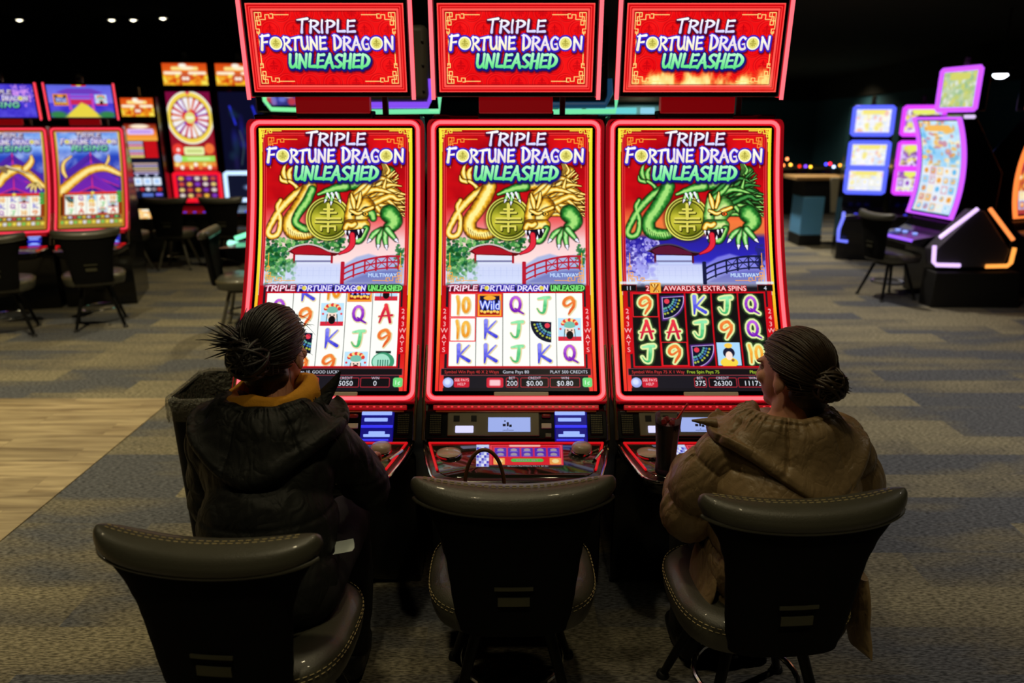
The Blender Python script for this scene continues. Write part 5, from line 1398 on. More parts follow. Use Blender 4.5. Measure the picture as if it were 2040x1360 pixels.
def make_chair(name, label, cat, legm, group, round_back=False):
    t = thing(name, label, cat, (0, 0, 0), 0, group)
    lea = mat('black_leather', (66, 65, 54), .42, bump=.2, bscale=260, spec=.6, coat=.15)
    fab = mat('black_fabric', (10, 10, 10), .9, bump=.3, bscale=400, spec=.15)
    SEAM = .835
    dz = lambda x: .25 * x * x * (1 if abs(x) < .24 else 1)
    zs = np.linspace(.43, SEAM, 22)
    m = MB(); m.loft([back_ring(z, smooth_interp(z, BZ, BW), smooth_interp(z, BZ, BT), dz=(lambda x, z=z: dz(x) * max(0, (z - .6) / .24))) for z in zs]); bk = m.build('backrest', fab, t, angle=60)
    # padded leather roll along the top
    rings = []
    for i, z in enumerate(np.linspace(SEAM, .868, 8)):
        w = smooth_interp(z, BZ, BW) + .004; th = .052 + .006 * math.sin(math.pi * i / 7)
        rings.append(back_ring(z, w, th, dz=dz))
    for q in (.35, .65, .85, .97):
        rings.append(back_ring(.868 + .026 * math.sin(q * math.pi / 2), (smooth_interp(.868, BZ, BW) + .004) * (1 - .07 * q * q), .052 * math.cos(q * math.pi / 2) ** .8, dz=dz))
    rl = MB().loft(rings).build('top_roll', lea, t, angle=60)
    pp = [(x, back_y(x, SEAM) - .046 * (max(0., 1 - abs(x / .264) ** 5)) ** .5 - .004, SEAM + dz(x)) for x in np.linspace(-.262, .262, 40)]
    MB().tube(pp, .0055, 8).build('piping', lea, rl)
    def stitch(path, dash=.011, gap=.007, r=.0012):
        m = MB(); L_ = 0; P = [Vector(p) for p in path]; acc = 0; cum = [0]
        for a, b in zip(P, P[1:]): cum.append(cum[-1] + (b - a).length)
        def at(d):
            i = int(np.clip(np.searchsorted(cum, d) - 1, 0, len(P) - 2)); q = (d - cum[i]) / max(1e-9, cum[i + 1] - cum[i]); return P[i].lerp(P[i + 1], q)
        d = 0
        while d + dash < cum[-1]: m.tube([at(d), at(d + dash)], r, 4); d += dash + gap
        return m
    thr = mat('tan_thread', (176, 160, 112), .7)
    st = None
    for o in (.0, .011):
        p = []
        for x in np.linspace(-.235, .235, 60):
            q = o / .052; zz = .868 + .026 * (1 - q * q) ** .5 + dz(x) + .0016
            p.append((x, back_y(x, zz) + o, zz))
        s_ = stitch(p)
        if st is None: st = s_
        else: st.add(s_.v, s_.f)
    st.build('stitching', thr, rl)
    # hand hole and maker plate: two satin plates low on the back
    pl = mat('satin_plate', (92, 92, 76), .42, .7)
    for z, w, h in ((.60, .052, .010), (.557, .043, .026)):
        m = MB(); V = []
        for x in np.linspace(-w, w, 9): V.append([(x, back_y(x, z) - .0365 - e, z + s_ * h / 2) for e, s_ in ((0, -1), (.004, -1), (.004, 1), (0, 1))])
        m.loft(V); m.build('back_plate', pl, bk, angle=30)
    # seat: thick rounded cushion with stitched sides
    def seat_ring(z, g):
        return [(math.copysign(abs(math.cos(a)) ** .62, math.cos(a)) * (.245 + g), .015 + math.copysign(abs(math.sin(a)) ** .7, math.sin(a)) * (.225 + g), z) for a in np.linspace(0, 2 * math.pi, 40, endpoint=False)]
    se = MB().loft([seat_ring(.395, -.03), seat_ring(.40, -.005), seat_ring(.43, .004), seat_ring(.47, .006), seat_ring(.488, -.008), seat_ring(.497, -.04), seat_ring(.50, -.12)]).build('seat', lea, t, angle=60)
    m = stitch(seat_ring(.478, .0065) + seat_ring(.478, .0065)[:1]); m2 = stitch(seat_ring(.466, .0075) + seat_ring(.466, .0075)[:1]); m.add(m2.v, m2.f); m.build('stitching', thr, se)
    MB().lathe([(.15, .36), (.16, .37), (.16, .395), (.12, .396)], 24).build('seat_plate', DMT(), t)
    for sx in (-1, 1):
        for sy in (-1, 1):
            l = MB().tube([(sx * .10, sy * .10, .37), (sx * .15, sy * .15, .18), (sx * .195, sy * .195, .015)], [.017, .016, .013], 10).build('leg', legm, t)
            MB().lathe([(.02, 0), (.022, .004), (.018, .018), (.012, .022)], 12, (sx * .197, sy * .197, 0)).build('foot_glide', MBK(), l)
    MB().tube([(.155 * math.cos(a), .155 * math.sin(a) , .165) for a in np.linspace(0, 2 * math.pi, 28, endpoint=False)], .009, 8, closed=True).build('foot_ring', CHR(), t)
    return t
GC = 'black leather chairs at the red machines'
ch = make_chair('casino_chair', 'black leather chair with nobody on it, centre front', 'chair', mat('leg_black', (20, 20, 20), .4, .6), GC)
ch.location = (.0, 2.02, 0); ch.rotation_euler = (0, 0, R(1))
LCH = dup(ch, (-.677, 1.754, 0), R(-5), 'black leather chair behind the player in the black jacket, front left', GC)
RCH = dup(ch, (.7185, 1.94, 0), R(4), 'black leather chair under the player in the brown puffer jacket', GC)
GB = 'dark chairs at the left rear machines'
dup(ch, (-3.77, 6.69, 0), R(26), 'dark chair with splayed legs under the machine with the red-roofed gate header', GB)
dup(ch, (-4.41, 6.38, 0), R(26), 'dark chair cut by the left picture edge at the rear', GB)
cs = make_chair('side_chair', 'dark chair turned sideways with chrome foot rest, left of the red machines', 'chair', mat('leg_steel', (150, 146, 130), .3, .8), 'chairs with steel legs at the rear left')
cs.location = (-2.38, 6.55, 0); cs.rotation_euler = (0, 0, R(-82))
for x, y, a, l in ((-4.72, 9.2, 8, 'dark stool with steel legs below the narrow stepper machine'), (-4.24, 9.5, 4, 'dark stool with steel legs below the lit wheel machine'), (-3.58, 9.55, 4, 'dark stool with steel legs below the blank white-framed screen')):
    dup(cs, (x, y, 0), R(a), l)
dup(ch, (3.97, 7.82, 0), R(-78), 'dark chair facing the violet neon machine, right aisle', 'dark chairs at the right rear machines')
# ------------------------------------------------------------------ people: bodies grown from overlapping volumes into one skin
def capsule(mb, p, q, r1, r2, n=14):
    p, q = Vector(p), Vector(q); d = (q - p).normalized()
    pts, rr = [], []
    for a in np.linspace(-math.pi / 2 + .12, 0, 5): pts.append(p + d * r1 * math.sin(a)); rr.append(r1 * math.cos(a))
    for a in np.linspace(0, math.pi / 2 - .12, 5): pts.append(q + d * r2 * math.sin(a)); rr.append(r2 * math.cos(a))
    return mb.tube(pts, rr, n)
def chain(mb, pts, n=14):
    for (p, r), (q, s) in zip(pts, pts[1:]): capsule(mb, p, q, r, s, n)
    return mb
def vn3(P, f, seed):
    X = P * f; I = np.floor(X).astype(np.int64); Fx = X - I; Fx = Fx * Fx * (3 - 2 * Fx); out = 0
    for a in (0, 1):
        for b in (0, 1):
            for c in (0, 1):
                n = ((I[:, 0] + a) * 374761393 + (I[:, 1] + b) * 668265263 + (I[:, 2] + c) * 2147483647 + seed * 982451653) & 0x7fffffff
                n = ((n ^ (n >> 13)) * 1274126177) & 0x7fffffff
                h = ((n ^ (n >> 16)) & 0xffff) / 65535.0
                out = out + h * (Fx[:, 0] if a else 1 - Fx[:, 0]) * (Fx[:, 1] if b else 1 - Fx[:, 1]) * (Fx[:, 2] if c else 1 - Fx[:, 2])
    return out
def grown(mb, name, m, parent, voxel, smooth=6, deform=None, post=3):
    """Union of the volumes as one continuous skin, then an optional per-point displacement along the normal."""
    me = bpy.data.meshes.new(name); me.from_pydata(mb.v, [], mb.f); me.update()
    bm = bmesh.new(); bm.from_mesh(me); bmesh.ops.recalc_face_normals(bm, faces=bm.faces); bm.to_mesh(me); bm.free()
    o = bpy.data.objects.new(name, me); COL.objects.link(o)
    q = o.modifiers.new('r', 'REMESH'); q.mode = 'VOXEL'; q.voxel_size = voxel; q.use_smooth_shade = True
    s_ = o.modifiers.new('s', 'SMOOTH'); s_.factor = .5; s_.iterations = smooth
    bpy.context.view_layer.update()
    ev = o.evaluated_get(bpy.context.evaluated_depsgraph_get())
    m2 = bpy.data.meshes.new_from_object(ev)
    o.modifiers.clear(); o.data = m2; bpy.data.meshes.remove(me); m2.name = name
    if deform:
        n = len(m2.vertices); co = np.empty(n * 3, np.float32); m2.vertices.foreach_get('co', co); co = co.reshape(-1, 3).astype(float)
        no = np.empty(n * 3, np.float32); m2.vertex_normals.foreach_get('vector', no); no = no.reshape(-1, 3)
        co = co + no * deform(co, no)[:, None]
        m2.vertices.foreach_set('co', co.astype(np.float32).ravel()); m2.update()
    m2.materials.clear(); m2.materials.append(m)
    m2.polygons.foreach_set('use_smooth', [True] * len(m2.polygons))
    o.parent = parent
    return o
def hand(mb, w, d, s_, n_, curl=1.):
    """Palm and five fingers from wrist w: d forward, s_ towards the thumb, n_ up."""
    w, d, s_, n_ = (Vector(v).normalized() if i else Vector(v) for i, v in enumerate((w, d, s_, n_)))
    for i in range(4):
        kn = w + d * (.086, .09, .086, .078)[i] + s_ * (.033 - .0225 * i)
        capsule(mb, w + s_ * (.018 - .012 * i), kn, .014, .0115, 10)
        p, a, spread = kn, .2 * curl, (.12, .03, -.06, -.16)[i]
        for j, (l, r) in enumerate(((.45, .009), (.3, .0083), (.25, .0074))):
            L_ = (.072, .08, .074, .06)[i] * l
            q = p + (d * math.cos(a) + s_ * spread * math.cos(a) - n_ * math.sin(a)) * L_
            capsule(mb, p, q, r + .0006, r, 9); p = q; a += .42 * curl
    b = w + d * .022 + s_ * .026; c = b + (d * .62 + s_ * .7 - n_ * .25) * .045; e = c + (d * .93 + s_ * .25 - n_ * .3) * .034
    capsule(mb, w + s_ * .012, b, .014, .013, 10); chain(mb, [(b, .0125), (c, .0105), (e, .0085)], 9)
def head_parts(mb, c, yaw, pitch=0.):
    M = Euler((pitch, 0, yaw)).to_matrix(); P = lambda x, y, z: Vector(c) + M @ Vector((x, y, z)); e = (pitch, 0, yaw)
    ellipsoid(mb, P(0, -.01, .025), (.074, .094, .092), e); ellipsoid(mb, P(0, .025, -.03), (.062, .066, .082), e)
    ellipsoid(mb, P(0, .055, -.088), (.034, .03, .024), e)
    chain(mb, [(P(0, .086, .012), .010), (P(0, .104, -.026), .0135)]); ellipsoid(mb, P(0, .098, -.034), (.019, .013, .011), e)
    ellipsoid(mb, P(0, .082, -.062), (.023, .012, .006), e); ellipsoid(mb, P(0, .081, -.071), (.02, .012, .007), e)
    for s_ in (-1, 1):
        ellipsoid(mb, P(s_ * .036, .068, -.02), (.024, .02, .02), e); ellipsoid(mb, P(s_ * .03, .078, .026), (.026, .012, .008), e)
        ellipsoid(mb, P(s_ * .078, -.012, -.012), (.009, .021, .034), (pitch, s_ * -.25, yaw)); ellipsoid(mb, P(s_ * .081, -.006, -.038), (.007, .011, .013), e)
    return P, M
def make_person(name, label, loc, rz, pose, skin, seed):
    t = thing(name, label, 'person', loc, rz)
    J = {k: Vector(v) for k, v in pose['j'].items()}
    mb = MB()
    P, M = head_parts(mb, J['head'], pose['yaw'], pose.get('pitch', 0.))
    chain(mb, [(J['neck'] + Vector((0, -.01, -.05)), .062), (J['head'] + Vector((0, -.02, -.07)), .052)])
    chain(mb, [(J['hips'], .135), (J['waist'], .118), (J['chest'], .135), (J['neck'] + Vector((0, 0, -.04)), .08)])
    for q in 'LR':
        s_ = -1 if q == 'L' else 1
        capsule(mb, J['chest'] + Vector((0, 0, .03)), J['sh' + q], .09, .062)
        chain(mb, [(J['sh' + q], .056), (J['el' + q], .041), (J['wr' + q], .026)])
        d = J['ha' + q]; side = Vector((-s_, 0, 0)); up = d.cross(side).normalized() * (1 if d.cross(side).z > 0 else -1); side = up.cross(d).normalized(); side = side if side.x * -s_ > 0 else -side
        hand(mb, J['wr' + q], d, side, up, pose.get('curl', 1.))
        chain(mb, [(J['hips'] + Vector((s_ * .09, 0, 0)), .095), (J['kn' + q], .062), (J['an' + q], .038)])
        chain(mb, [(J['an' + q] + Vector((0, -.03, -.05)), .03), (J['an' + q] + Vector((0, .13, -.06)), .026)])
    grown(mb, 'body', mat(skin, {'skin_warm': (206, 150, 122)}.get(skin, (206, 150, 122)), .5, bump=.15, bscale=300), t, .0055, 4)
    ey = MB(); ir = MB()
    for s_ in (-1, 1):
        ellipsoid(ey, P(s_ * .031, .072, .008), (.0125, .0125, .0115)); ellipsoid(ir, P(s_ * .031, .0815, .008), (.0055, .0035, .0055))
    e_ = ey.build('eyes', mat('eye_white', (225, 222, 215), .2), t); ir.build('iris', mat('iris_brown', (40, 24, 16), .2), e_)
    # trousers and shoes
    mb = MB()
    for q in 'LR':
        s_ = -1 if q == 'L' else 1
        chain(mb, [(J['hips'] + Vector((s_ * .085, 0, .0)), .118), (J['kn' + q], .08), (J['an' + q] + Vector((0, 0, .03)), .066)])
    ellipsoid(mb, J['hips'], (.19, .15, .12))
    grown(mb, 'trousers', pose['trousers'], t, .011, 6, lambda co, no: .006 * (vn3(co, 16, seed) - .5) * 2)
    for q in 'LR':
        mb = MB(); a = J['an' + q]
        chain(mb, [(a + Vector((0, -.035, -.05)), .043), (a + Vector((0, .08, -.058)), .046), (a + Vector((0, .15, -.066)), .036)])
        ellipsoid(mb, a + Vector((0, -.02, -.01)), (.045, .055, .04))
        grown(mb, 'shoe', mat('shoe_black', (18, 18, 20), .5), t, .008, 4)
    return t, J, P, M
def hair_on(t, P, M, J, bun, bunr, seed, col, n=520, spikes=None, part=None):
    """Scalp hair drawn back into a knot: a dense cap, strands that follow the skull, the knot and loose ends."""
    rnd = random.Random(seed)
    hm = mat('hair_%d' % seed, col, .36, bump=.3, bscale=500, noise=.35, nscale=60, spec=.7)
    C = Vector((0, -.012, .022)); rx, ry, rz_ = .084, .104, .102
    A = Vector((0, -.62, .78)).normalized(); U = Vector((1, 0, 0)); W_ = A.cross(U)
    def surf(th, ph, k=1.):
        v = A * math.cos(th) + (U * math.cos(ph) + W_ * math.sin(ph)) * math.sin(th)
        return Vector((v.x * rx * k, v.y * ry * k, v.z * rz_ * k)) + C
    def rim(ph):     # how far the hairline reaches: lower on the nape, short on the brow
        c = math.sin(ph)  # W_ points to the front/top side
        return R(97) + R(20) * max(0., -c)
    rings = []
    for i in range(15):
        f = (i + .02) / 14.
        rings.append([P(*surf(rim(2 * math.pi * k / 36) * f, 2 * math.pi * k / 36, 1.0 + .012 * math.sin(k * 5.3 + i * .3) - (.06 if i == 14 else 0))) for k in range(36)])
    cap = MB().loft(rings).build('hair', hm, t, angle=80)
    np_ = MB(); ellipsoid(np_, P(0, -.048, -.062), (.062, .045, .058)); ellipsoid(np_, P(0, -.05, -.10), (.047, .034, .045)); np_.build('nape_hair', hm, cap, angle=80)
    B = Vector(bun)
    mb = MB()
    for i in range(n):
        ph = rnd.uniform(0, 2 * math.pi); th = rim(ph) * rnd.uniform(.55, 1.0)
        a = surf(th, ph, 1.0); pts = []
        da, db = (a - C), (B - C)
        da2 = Vector((da.x / rx, da.y / ry, da.z / rz_)).normalized(); db2 = Vector((db.x / rx, db.y / ry, db.z / rz_)).normalized()
        om = math.acos(max(-1, min(1, da2.dot(db2)))); so = math.sin(om) or 1e-6
        lift = rnd.uniform(1.0, 1.05); wob = rnd.uniform(-.03, .03)
        for j in range(10):
            f = j / 9.
            v = (da2 * math.sin((1 - f) * om) + db2 * math.sin(f * om)) / so
            k = lift + .03 * math.sin(math.pi * f) + wob * math.sin(math.pi * f)
            q = Vector((v.x * rx * k, v.y * ry * k, v.z * rz_ * k)) + C
            pts.append(P(*q))
        mb.tube(pts, [.001 + .0014 * math.sin(math.pi * min(1, (j + .5) / 9.5)) for j in range(10)], 5)
    mb.build('hair_strands', hm, cap, angle=80)
    kn = MB(); ellipsoid(kn, P(*B), (bunr * .86,) * 3)
    for i in range(110):
        ax = Vector((rnd.gauss(0, 1), rnd.gauss(0, 1), rnd.gauss(0, 1))).normalized(); u = ax.orthogonal().normalized(); w = ax.cross(u)
        a0, span, k = rnd.uniform(0, 6.3), rnd.uniform(1.6, 4.6), rnd.uniform(.82, 1.16)
        off = ax * bunr * rnd.uniform(-.5, .5)
        pts = [P(*(B + off + (u * math.cos(a0 + span * j / 12) + w * math.sin(a0 + span * j / 12)) * bunr * k * (1 - .2 * (off.length / bunr)))) for j in range(13)]
        kn.tube(pts, [.001 + .0042 * math.sin(math.pi * (j + .3) / 12.6) for j in range(13)], 5)
    bo = kn.build('hair_knot', hm, t, angle=80)
    if spikes:
        m = MB()
        for i in range(spikes['n']):
            d = Vector(spikes['dir']) + Vector((rnd.gauss(0, .35), rnd.gauss(0, .35), rnd.gauss(0, .35))); d.normalize()
            L_ = spikes['len'] * rnd.uniform(.45, 1.1); s0 = B + Vector(spikes.get('off', (0, 0, 0))) + d * bunr * .5 + Vector((rnd.gauss(0, .008), rnd.gauss(0, .008), rnd.gauss(0, .008)))
            bend = Vector((rnd.gauss(0, .3), rnd.gauss(0, .3), rnd.gauss(-.2, .3)))
            m.tube([P(*(s0 + d * L_ * f + bend * L_ * f * f * .4)) for f in np.linspace(0, 1, 8)], [.0032 * (1 - f) ** .7 + .0005 for f in np.linspace(0, 1, 8)], 5)
        m.build('loose_ends', hm, bo, angle=80)
    # flyaway hairs at the temples and nape
    m = MB()
    for i in range(46):
        ph = rnd.uniform(0, 2 * math.pi); th = rim(ph) * rnd.uniform(.7, 1.02); a = surf(th, ph, 1.01); nrm = (a - C).normalized()
        d = (nrm * rnd.uniform(.25, .9) + Vector((rnd.gauss(0, .5), rnd.gauss(0, .5), rnd.gauss(-.3, .5)))).normalized(); L_ = rnd.uniform(.015, .05)
        m.tube([P(*(a + d * L_ * f + Vector((0, 0, -.35)) * L_ * f * f)) for f in np.linspace(0, 1, 6)], [.0008 * (1 - f) + .0003 for f in np.linspace(0, 1, 6)], 4)
    m.build('flyaway_hairs', hm, cap)
    return cap

def seg_param(co, pts):
    """Distance along a limb's polyline and distance from it, per point."""
    best = np.full(len(co), 1e9); s_ = np.zeros(len(co)); acc = 0
    for a, b in zip(pts, pts[1:]):
        a, b = np.array(a), np.array(b); d = b - a; L_ = np.linalg.norm(d)
        tt = np.clip(((co - a) @ d) / L_ ** 2, 0, 1); dist = np.linalg.norm(co - a - tt[:, None] * d, axis=1)
        m = dist < best; best = np.where(m, dist, best); s_ = np.where(m, acc + tt * L_, s_); acc += L_
    return s_, best
def ridges(co, f, seed, sc=(1, 1, 1)):
    n = vn3(co * np.array(sc), f, seed); return 1 - np.abs(2 * n - 1) * 2

def n1(x, seed):
    """Smooth 1-D noise, arrays in and out."""
    x = np.asarray(x, float)
    return vnoise(x, x * 0 + .37, 1., seed) * 2 - 1
def puckers(th, k, seed, q, f=27, amp=.0042):
    """Short gathers that fan out from a stitched seam."""
    return amp * np.exp(-(q / .5) ** 2) * (np.abs(n1(th * f / 2.4 + k * 13.7, seed)) * 1.9 - .75)
def draped_hood(N, m, parent, tilt, k, dz, seed, drop):
    """A rolled collar of cloth round the neck that falls to a point on the back."""
    N_ = np.array(N); ph_ = np.linspace(-128, 128, 230); cols = []
    for f_ in ph_:
        a = R(f_); back = math.cos(a / 2.0 * 1.0) ; c0 = math.exp(-((f_ - tilt) / 44.) ** 2); c1 = math.exp(-((abs(f_) - 78) / 30.) ** 2)
        hh = .008 * float(n1(f_ / 22., seed + 0))
        hem_h = .962 - drop * c0 - .01 * c1 + .006 * float(n1(f_ / 16., seed + 2)); hem_r = .168 + .026 * c0 + .012 * c1
        prof = [(.064, .965), (.066, 1.0 + hh), (.078, 1.026 + hh), (.098, 1.032 + hh), (.120, 1.018 + hh), (.142, .99), (hem_r * .45 + .085, .99 * .45 + hem_h * .55 + .008), (hem_r + .006, hem_h + .028), (hem_r + .010, hem_h + .008), (hem_r - .002, hem_h - .006), (hem_r - .03, hem_h + .004), (.10, hem_h + .02), (.075, .95)]
        P_ = np.array(cr([(r_, h_, 0) for r_, h_ in prof], 6))[:, :2]
        v = np.linspace(0, 1, len(P_))
        s1 = np.abs(np.sin(math.pi * (f_ + 20 + 6 * n1(v * 4, seed + 4)) / 52.)); seam = np.exp(-(s1 / .10) ** 2) * np.exp(-((v - .42) / .26) ** 2)
        band = np.abs(v - (.30 + .02 * float(n1(f_ / 9., seed + 5)))); gath = np.exp(-(band / .07) ** 2)
        d = -.006 * seam + .006 * s1 ** .7 * np.exp(-((v - .42) / .25) ** 2) + .0042 * (np.abs(n1(v * 34 + np.round((f_ + 20) / 52.) * 7, seed + 6)) * 1.8 - .7) * np.exp(-(s1 / .45) ** 2) * np.exp(-((v - .42) / .26) ** 2) - .004 * np.exp(-(band / .012) ** 2) + .005 * gath * (abs(float(n1(f_ / 3.1, seed + 8))) * 1.8 - .7) + .010 * n1(v * 3.2 + f_ / 40., seed + 10) * np.exp(-((v - .45) / .25) ** 2)
        cols.append([(N_[0] + (r_ * k + d[m_]) * math.sin(a) * 1.16, N_[1] - (r_ * k + d[m_]) * math.cos(a) * .98, h_ + dz + .5 * d[m_]) for m_, (r_, h_) in enumerate(P_)])
    return MB().loft(cols).build('hood', m, parent, angle=75)
# ---- player in the black jacket, front left
pose = {'yaw': R(-14), 'pitch': R(-6), 'trousers': mat('trouser_black', (14, 14, 16), .85, bump=.2, bscale=300), 'j': {
    'hips': (0, .0, .575), 'waist': (0, .03, .72), 'chest': (0, .09, .89), 'neck': (0, .15, 1.04), 'head': (.005, .205, 1.188),
    'shL': (-.155, .12, .955), 'elL': (-.215, .18, .72), 'wrL': (-.13, .42, .70), 'haL': (.25, .95, -.1),
    'shR': (.16, .12, .955), 'elR': (.235, .24, .745), 'wrR': (.175, .46, .735), 'haR': (-.05, .95, -.22),
    'knL': (-.13, .38, .56), 'anL': (-.13, .34, .10), 'knR': (.13, .38, .56), 'anR': (.13, .34, .10)}}
t, J, P, M = make_person('seated_person', 'person in a black hooded jacket with yellow lining, hair in a dark knot', (-.665, 1.80, 0), 0, pose, 'skin_warm', 3)
jk = cloth('black_shell_fabric', (23, 25, 23), .62, 7, 300, .006, spec=.3)
mb = MB()
ellipsoid(mb, (0, .0, .60), (.195, .155, .15)); ellipsoid(mb, (0, .03, .74), (.19, .15, .19)); ellipsoid(mb, (0, .085, .88), (.185, .14, .16))
ellipsoid(mb, (0, .115, .97), (.135, .105, .08))
for q in 'LR':
    chain(mb, [(J['chest'] + Vector((0, .02, .075)), .08), (J['sh' + q] + Vector((0, -.01, -.005)), .07)])
    chain(mb, [(J['sh' + q], .072), (J['el' + q], .068), (J['wr' + q] + Vector((0, -.02, 0)), .05)])
la, ra = [J['shL'], J['elL'], J['wrL']], [J['shR'], J['elR'], J['wrR']]
def fold(co, no):
    d = .007 * (ridges(co, 7, 5, (1, 1, .4)) - .2) + .004 * (ridges(co, 19, 8, (1, 1, .6)) - .2)
    for arm in (la, ra):
        s_, ds = seg_param(co, arm); d = d + np.where(ds < .12, .005 * np.sin(s_ * 80 + 8 * vn3(co, 8, 2)) * np.exp(-((s_ - .25) / .12) ** 2), 0)
    return d - .004 * np.exp(-((co[:, 2] - .80) / .006) ** 2)
jo = grown(mb, 'jacket', jk, t, .007, 6, fold)
draped_hood((0, .125), jk, t, -2, .99, .05, 87, .11)
cl = MB()   # yellow lining standing up around the neck
rg = []
for k in range(40):
    a = 2 * math.pi * k / 40; x, y = math.cos(a), math.sin(a)
    lift = .010 * math.sin(3 * a + 1) + .012 * x
    prof = [(.068, 1.02), (.074, 1.085), (.088, 1.106), (.104, 1.104), (.115, 1.088), (.120, 1.05), (.11, 1.01)]
    rg.append([(r_ * 1.12 * x, .16 + r_ * .98 * y, z_ + lift * (1 if 0 < i < 6 else 0) - .012 * max(0, -y)) for i, (r_, z_) in enumerate(prof)])
V = [p for r_ in rg for p in r_]; F = []
for k in range(40):
    for i in range(7): F.append((k * 7 + i, ((k + 1) % 40) * 7 + i, ((k + 1) % 40) * 7 + (i + 1) % 7, k * 7 + (i + 1) % 7))
cl.add(V, F); grown(cl, 'hood_lining', mat('mustard_fleece', (214, 148, 30), .85, bump=.3, bscale=200, noise=.15), t, .005, 3, lambda co, no: .006 * (ridges(co, 15, 31) - .3))
C12 = [(math.cos(a), math.sin(a)) for a in np.linspace(0, 2 * math.pi, 12, endpoint=False)]
fl_ = MB().loft([[(.125 + .03 * c, .15 + .02 * s_, 1.04) for c, s_ in C12], [(.145 + .026 * c, .165 + .012 * s_, 1.07) for c, s_ in C12], [(.168 + .016 * c, .18 + .007 * s_, 1.10) for c, s_ in C12], [(.186 + .003 * c, .19 + .002 * s_, 1.13) for c, s_ in C12]])
fl_.build('collar_flap', jk, t)
hair_on(t, P, M, J, (-.006, -.118, -.002), .052, 11, (26, 20, 15), n=900, spikes={'n': 60, 'dir': (-.9, -.1, .3), 'len': .08, 'off': (-.012, .01, .03)})
# paper ticket sticking out of the pocket
tk = MB(); g = [[(.02 * i, .006 * math.sin(j * 1.3) + .004 * i, .035 * j / 3.) for j in range(4)] for i in range(4)]
tk.loft([[(x, y, z) for x, y, z in r_] + [(x, y + .0008, z) for x, y, z in r_[::-1]] for r_ in g])
o = tk.build('paper_ticket', mat('paper_white', (198, 208, 206), .7), None); o.location = (-.485, 1.79, .675); o.rotation_euler = (R(-55), R(-28), R(-20))
tag(o, 'small white paper ticket sticking out beside the left chair back', 'ticket')

# ---- player in the brown puffer, front right
pose = {'yaw': R(33), 'pitch': R(-4), 'trousers': mat('trouser_dark', (30, 28, 26), .85, bump=.2, bscale=300), 'j': {
    'hips': (0, .0, .575), 'waist': (0, .02, .70), 'chest': (0, .04, .85), 'neck': (.016, .085, .985), 'head': (.034, .125, 1.122),
    'shL': (-.165, .075, .885), 'elL': (-.225, .15, .68), 'wrL': (-.15, .40, .70), 'haL': (.2, .95, -.12),
    'shR': (.17, .065, .895), 'elR': (.235, .13, .69), 'wrR': (.15, .38, .69), 'haR': (-.3, .95, -.12),
    'knL': (-.13, .39, .56), 'anL': (-.13, .36, .10), 'knR': (.13, .39, .56), 'anR': (.13, .36, .10)}}
t, J, P, M = make_person('seated_person', 'person in a brown hooded puffer jacket, brown hair in a loose bun', (.765, 1.885, 0), R(4), pose, 'skin_warm', 5)
pj = cloth('brown_puffer_fabric', (150, 126, 90), .42, 11, 260, .003, spec=.45)
def sleeve(name, pts, rad, parent, sp, ph, seed):
    C = np.array(cr([tuple(p) for p in pts], 40)); seg = np.linalg.norm(np.diff(C, axis=0), axis=1); sl_ = np.concatenate([[0], np.cumsum(seg)])
    n = 150; ss = np.linspace(0, sl_[-1], n); C = np.stack([np.interp(ss, sl_, C[:, i]) for i in range(3)], -1)
    T = np.gradient(C, axis=0); T /= np.linalg.norm(T, axis=1)[:, None]
    u = np.array((0., 0, 1)) if abs(T[0][2]) < .9 else np.array((1., 0, 0)); V = []; th = np.linspace(0, 2 * math.pi, 112, endpoint=False); rings = []
    for i in range(n):
        u = u - T[i] * u.dot(T[i]); u /= np.linalg.norm(u); w = np.cross(T[i], u)
        st = ss[i] + .006 * n1(th * 1.2 + 5, seed)          # seams wander a little round the arm
        a = (st + ph) / sp; q = np.abs(np.sin(math.pi * a)); k = np.round(a)
        r = np.interp(ss[i], np.linspace(0, sl_[-1], len(rad)), rad)
        d = .017 * (q ** .55 - .62) + puckers(th, k, seed, q) + .003 * n1(th * 2 + ss[i] * 11, seed + 3) + .0016 * n1(th * 6 - ss[i] * 40, seed + 5)
        r = r + d
        if i == 0: r = r * .3
        if i == n - 1: r = r * .8
        rings.append([tuple(C[i] + (u * math.cos(t_) + w * math.sin(t_)) * r[m_]) for m_, t_ in enumerate(th)])
    return MB().loft(rings).build(name, pj, parent, angle=75)
Z_ = [.44, .47, .53, .60, .68, .76, .84, .90, .94, .975, 1.0]
A_ = [.165, .185, .198, .202, .200, .202, .200, .185, .160, .125, .085]; B_ = [.12, .145, .158, .162, .165, .165, .160, .148, .128, .105, .08]; Y_c = [.03, .025, .02, .015, .018, .03, .048, .06, .07, .078, .085]
rings = []; th = np.linspace(0, 2 * math.pi, 200, endpoint=False)
for z in np.linspace(.44, 1.0, 130):
    a, b, yc = (np.interp(z, Z_, q_) for q_ in (A_, B_, Y_c))
    zz = z + .008 * n1(th * 1.3, 41); al = (zz - .02) / .125; q = np.abs(np.sin(math.pi * al)); k = np.round(al)
    d = .020 * (q ** .55 - .62) * (1 if z < .95 else .4) + puckers(th, k, 43, q, 44) + .004 * n1(th * 2.2 + z * 9, 45) + .0016 * n1(th * 9 - z * 40, 47)
    c_, s_ = np.cos(th), np.sin(th)
    rings.append([((a + d[m_]) * math.copysign(abs(c_[m_]) ** .85, c_[m_]), yc + (b + d[m_]) * math.copysign(abs(s_[m_]) ** .85, s_[m_]), z) for m_ in range(len(th))])
jk2 = MB().loft(rings).build('puffer_jacket', pj, t, angle=75)
V3 = lambda v: Vector(v)
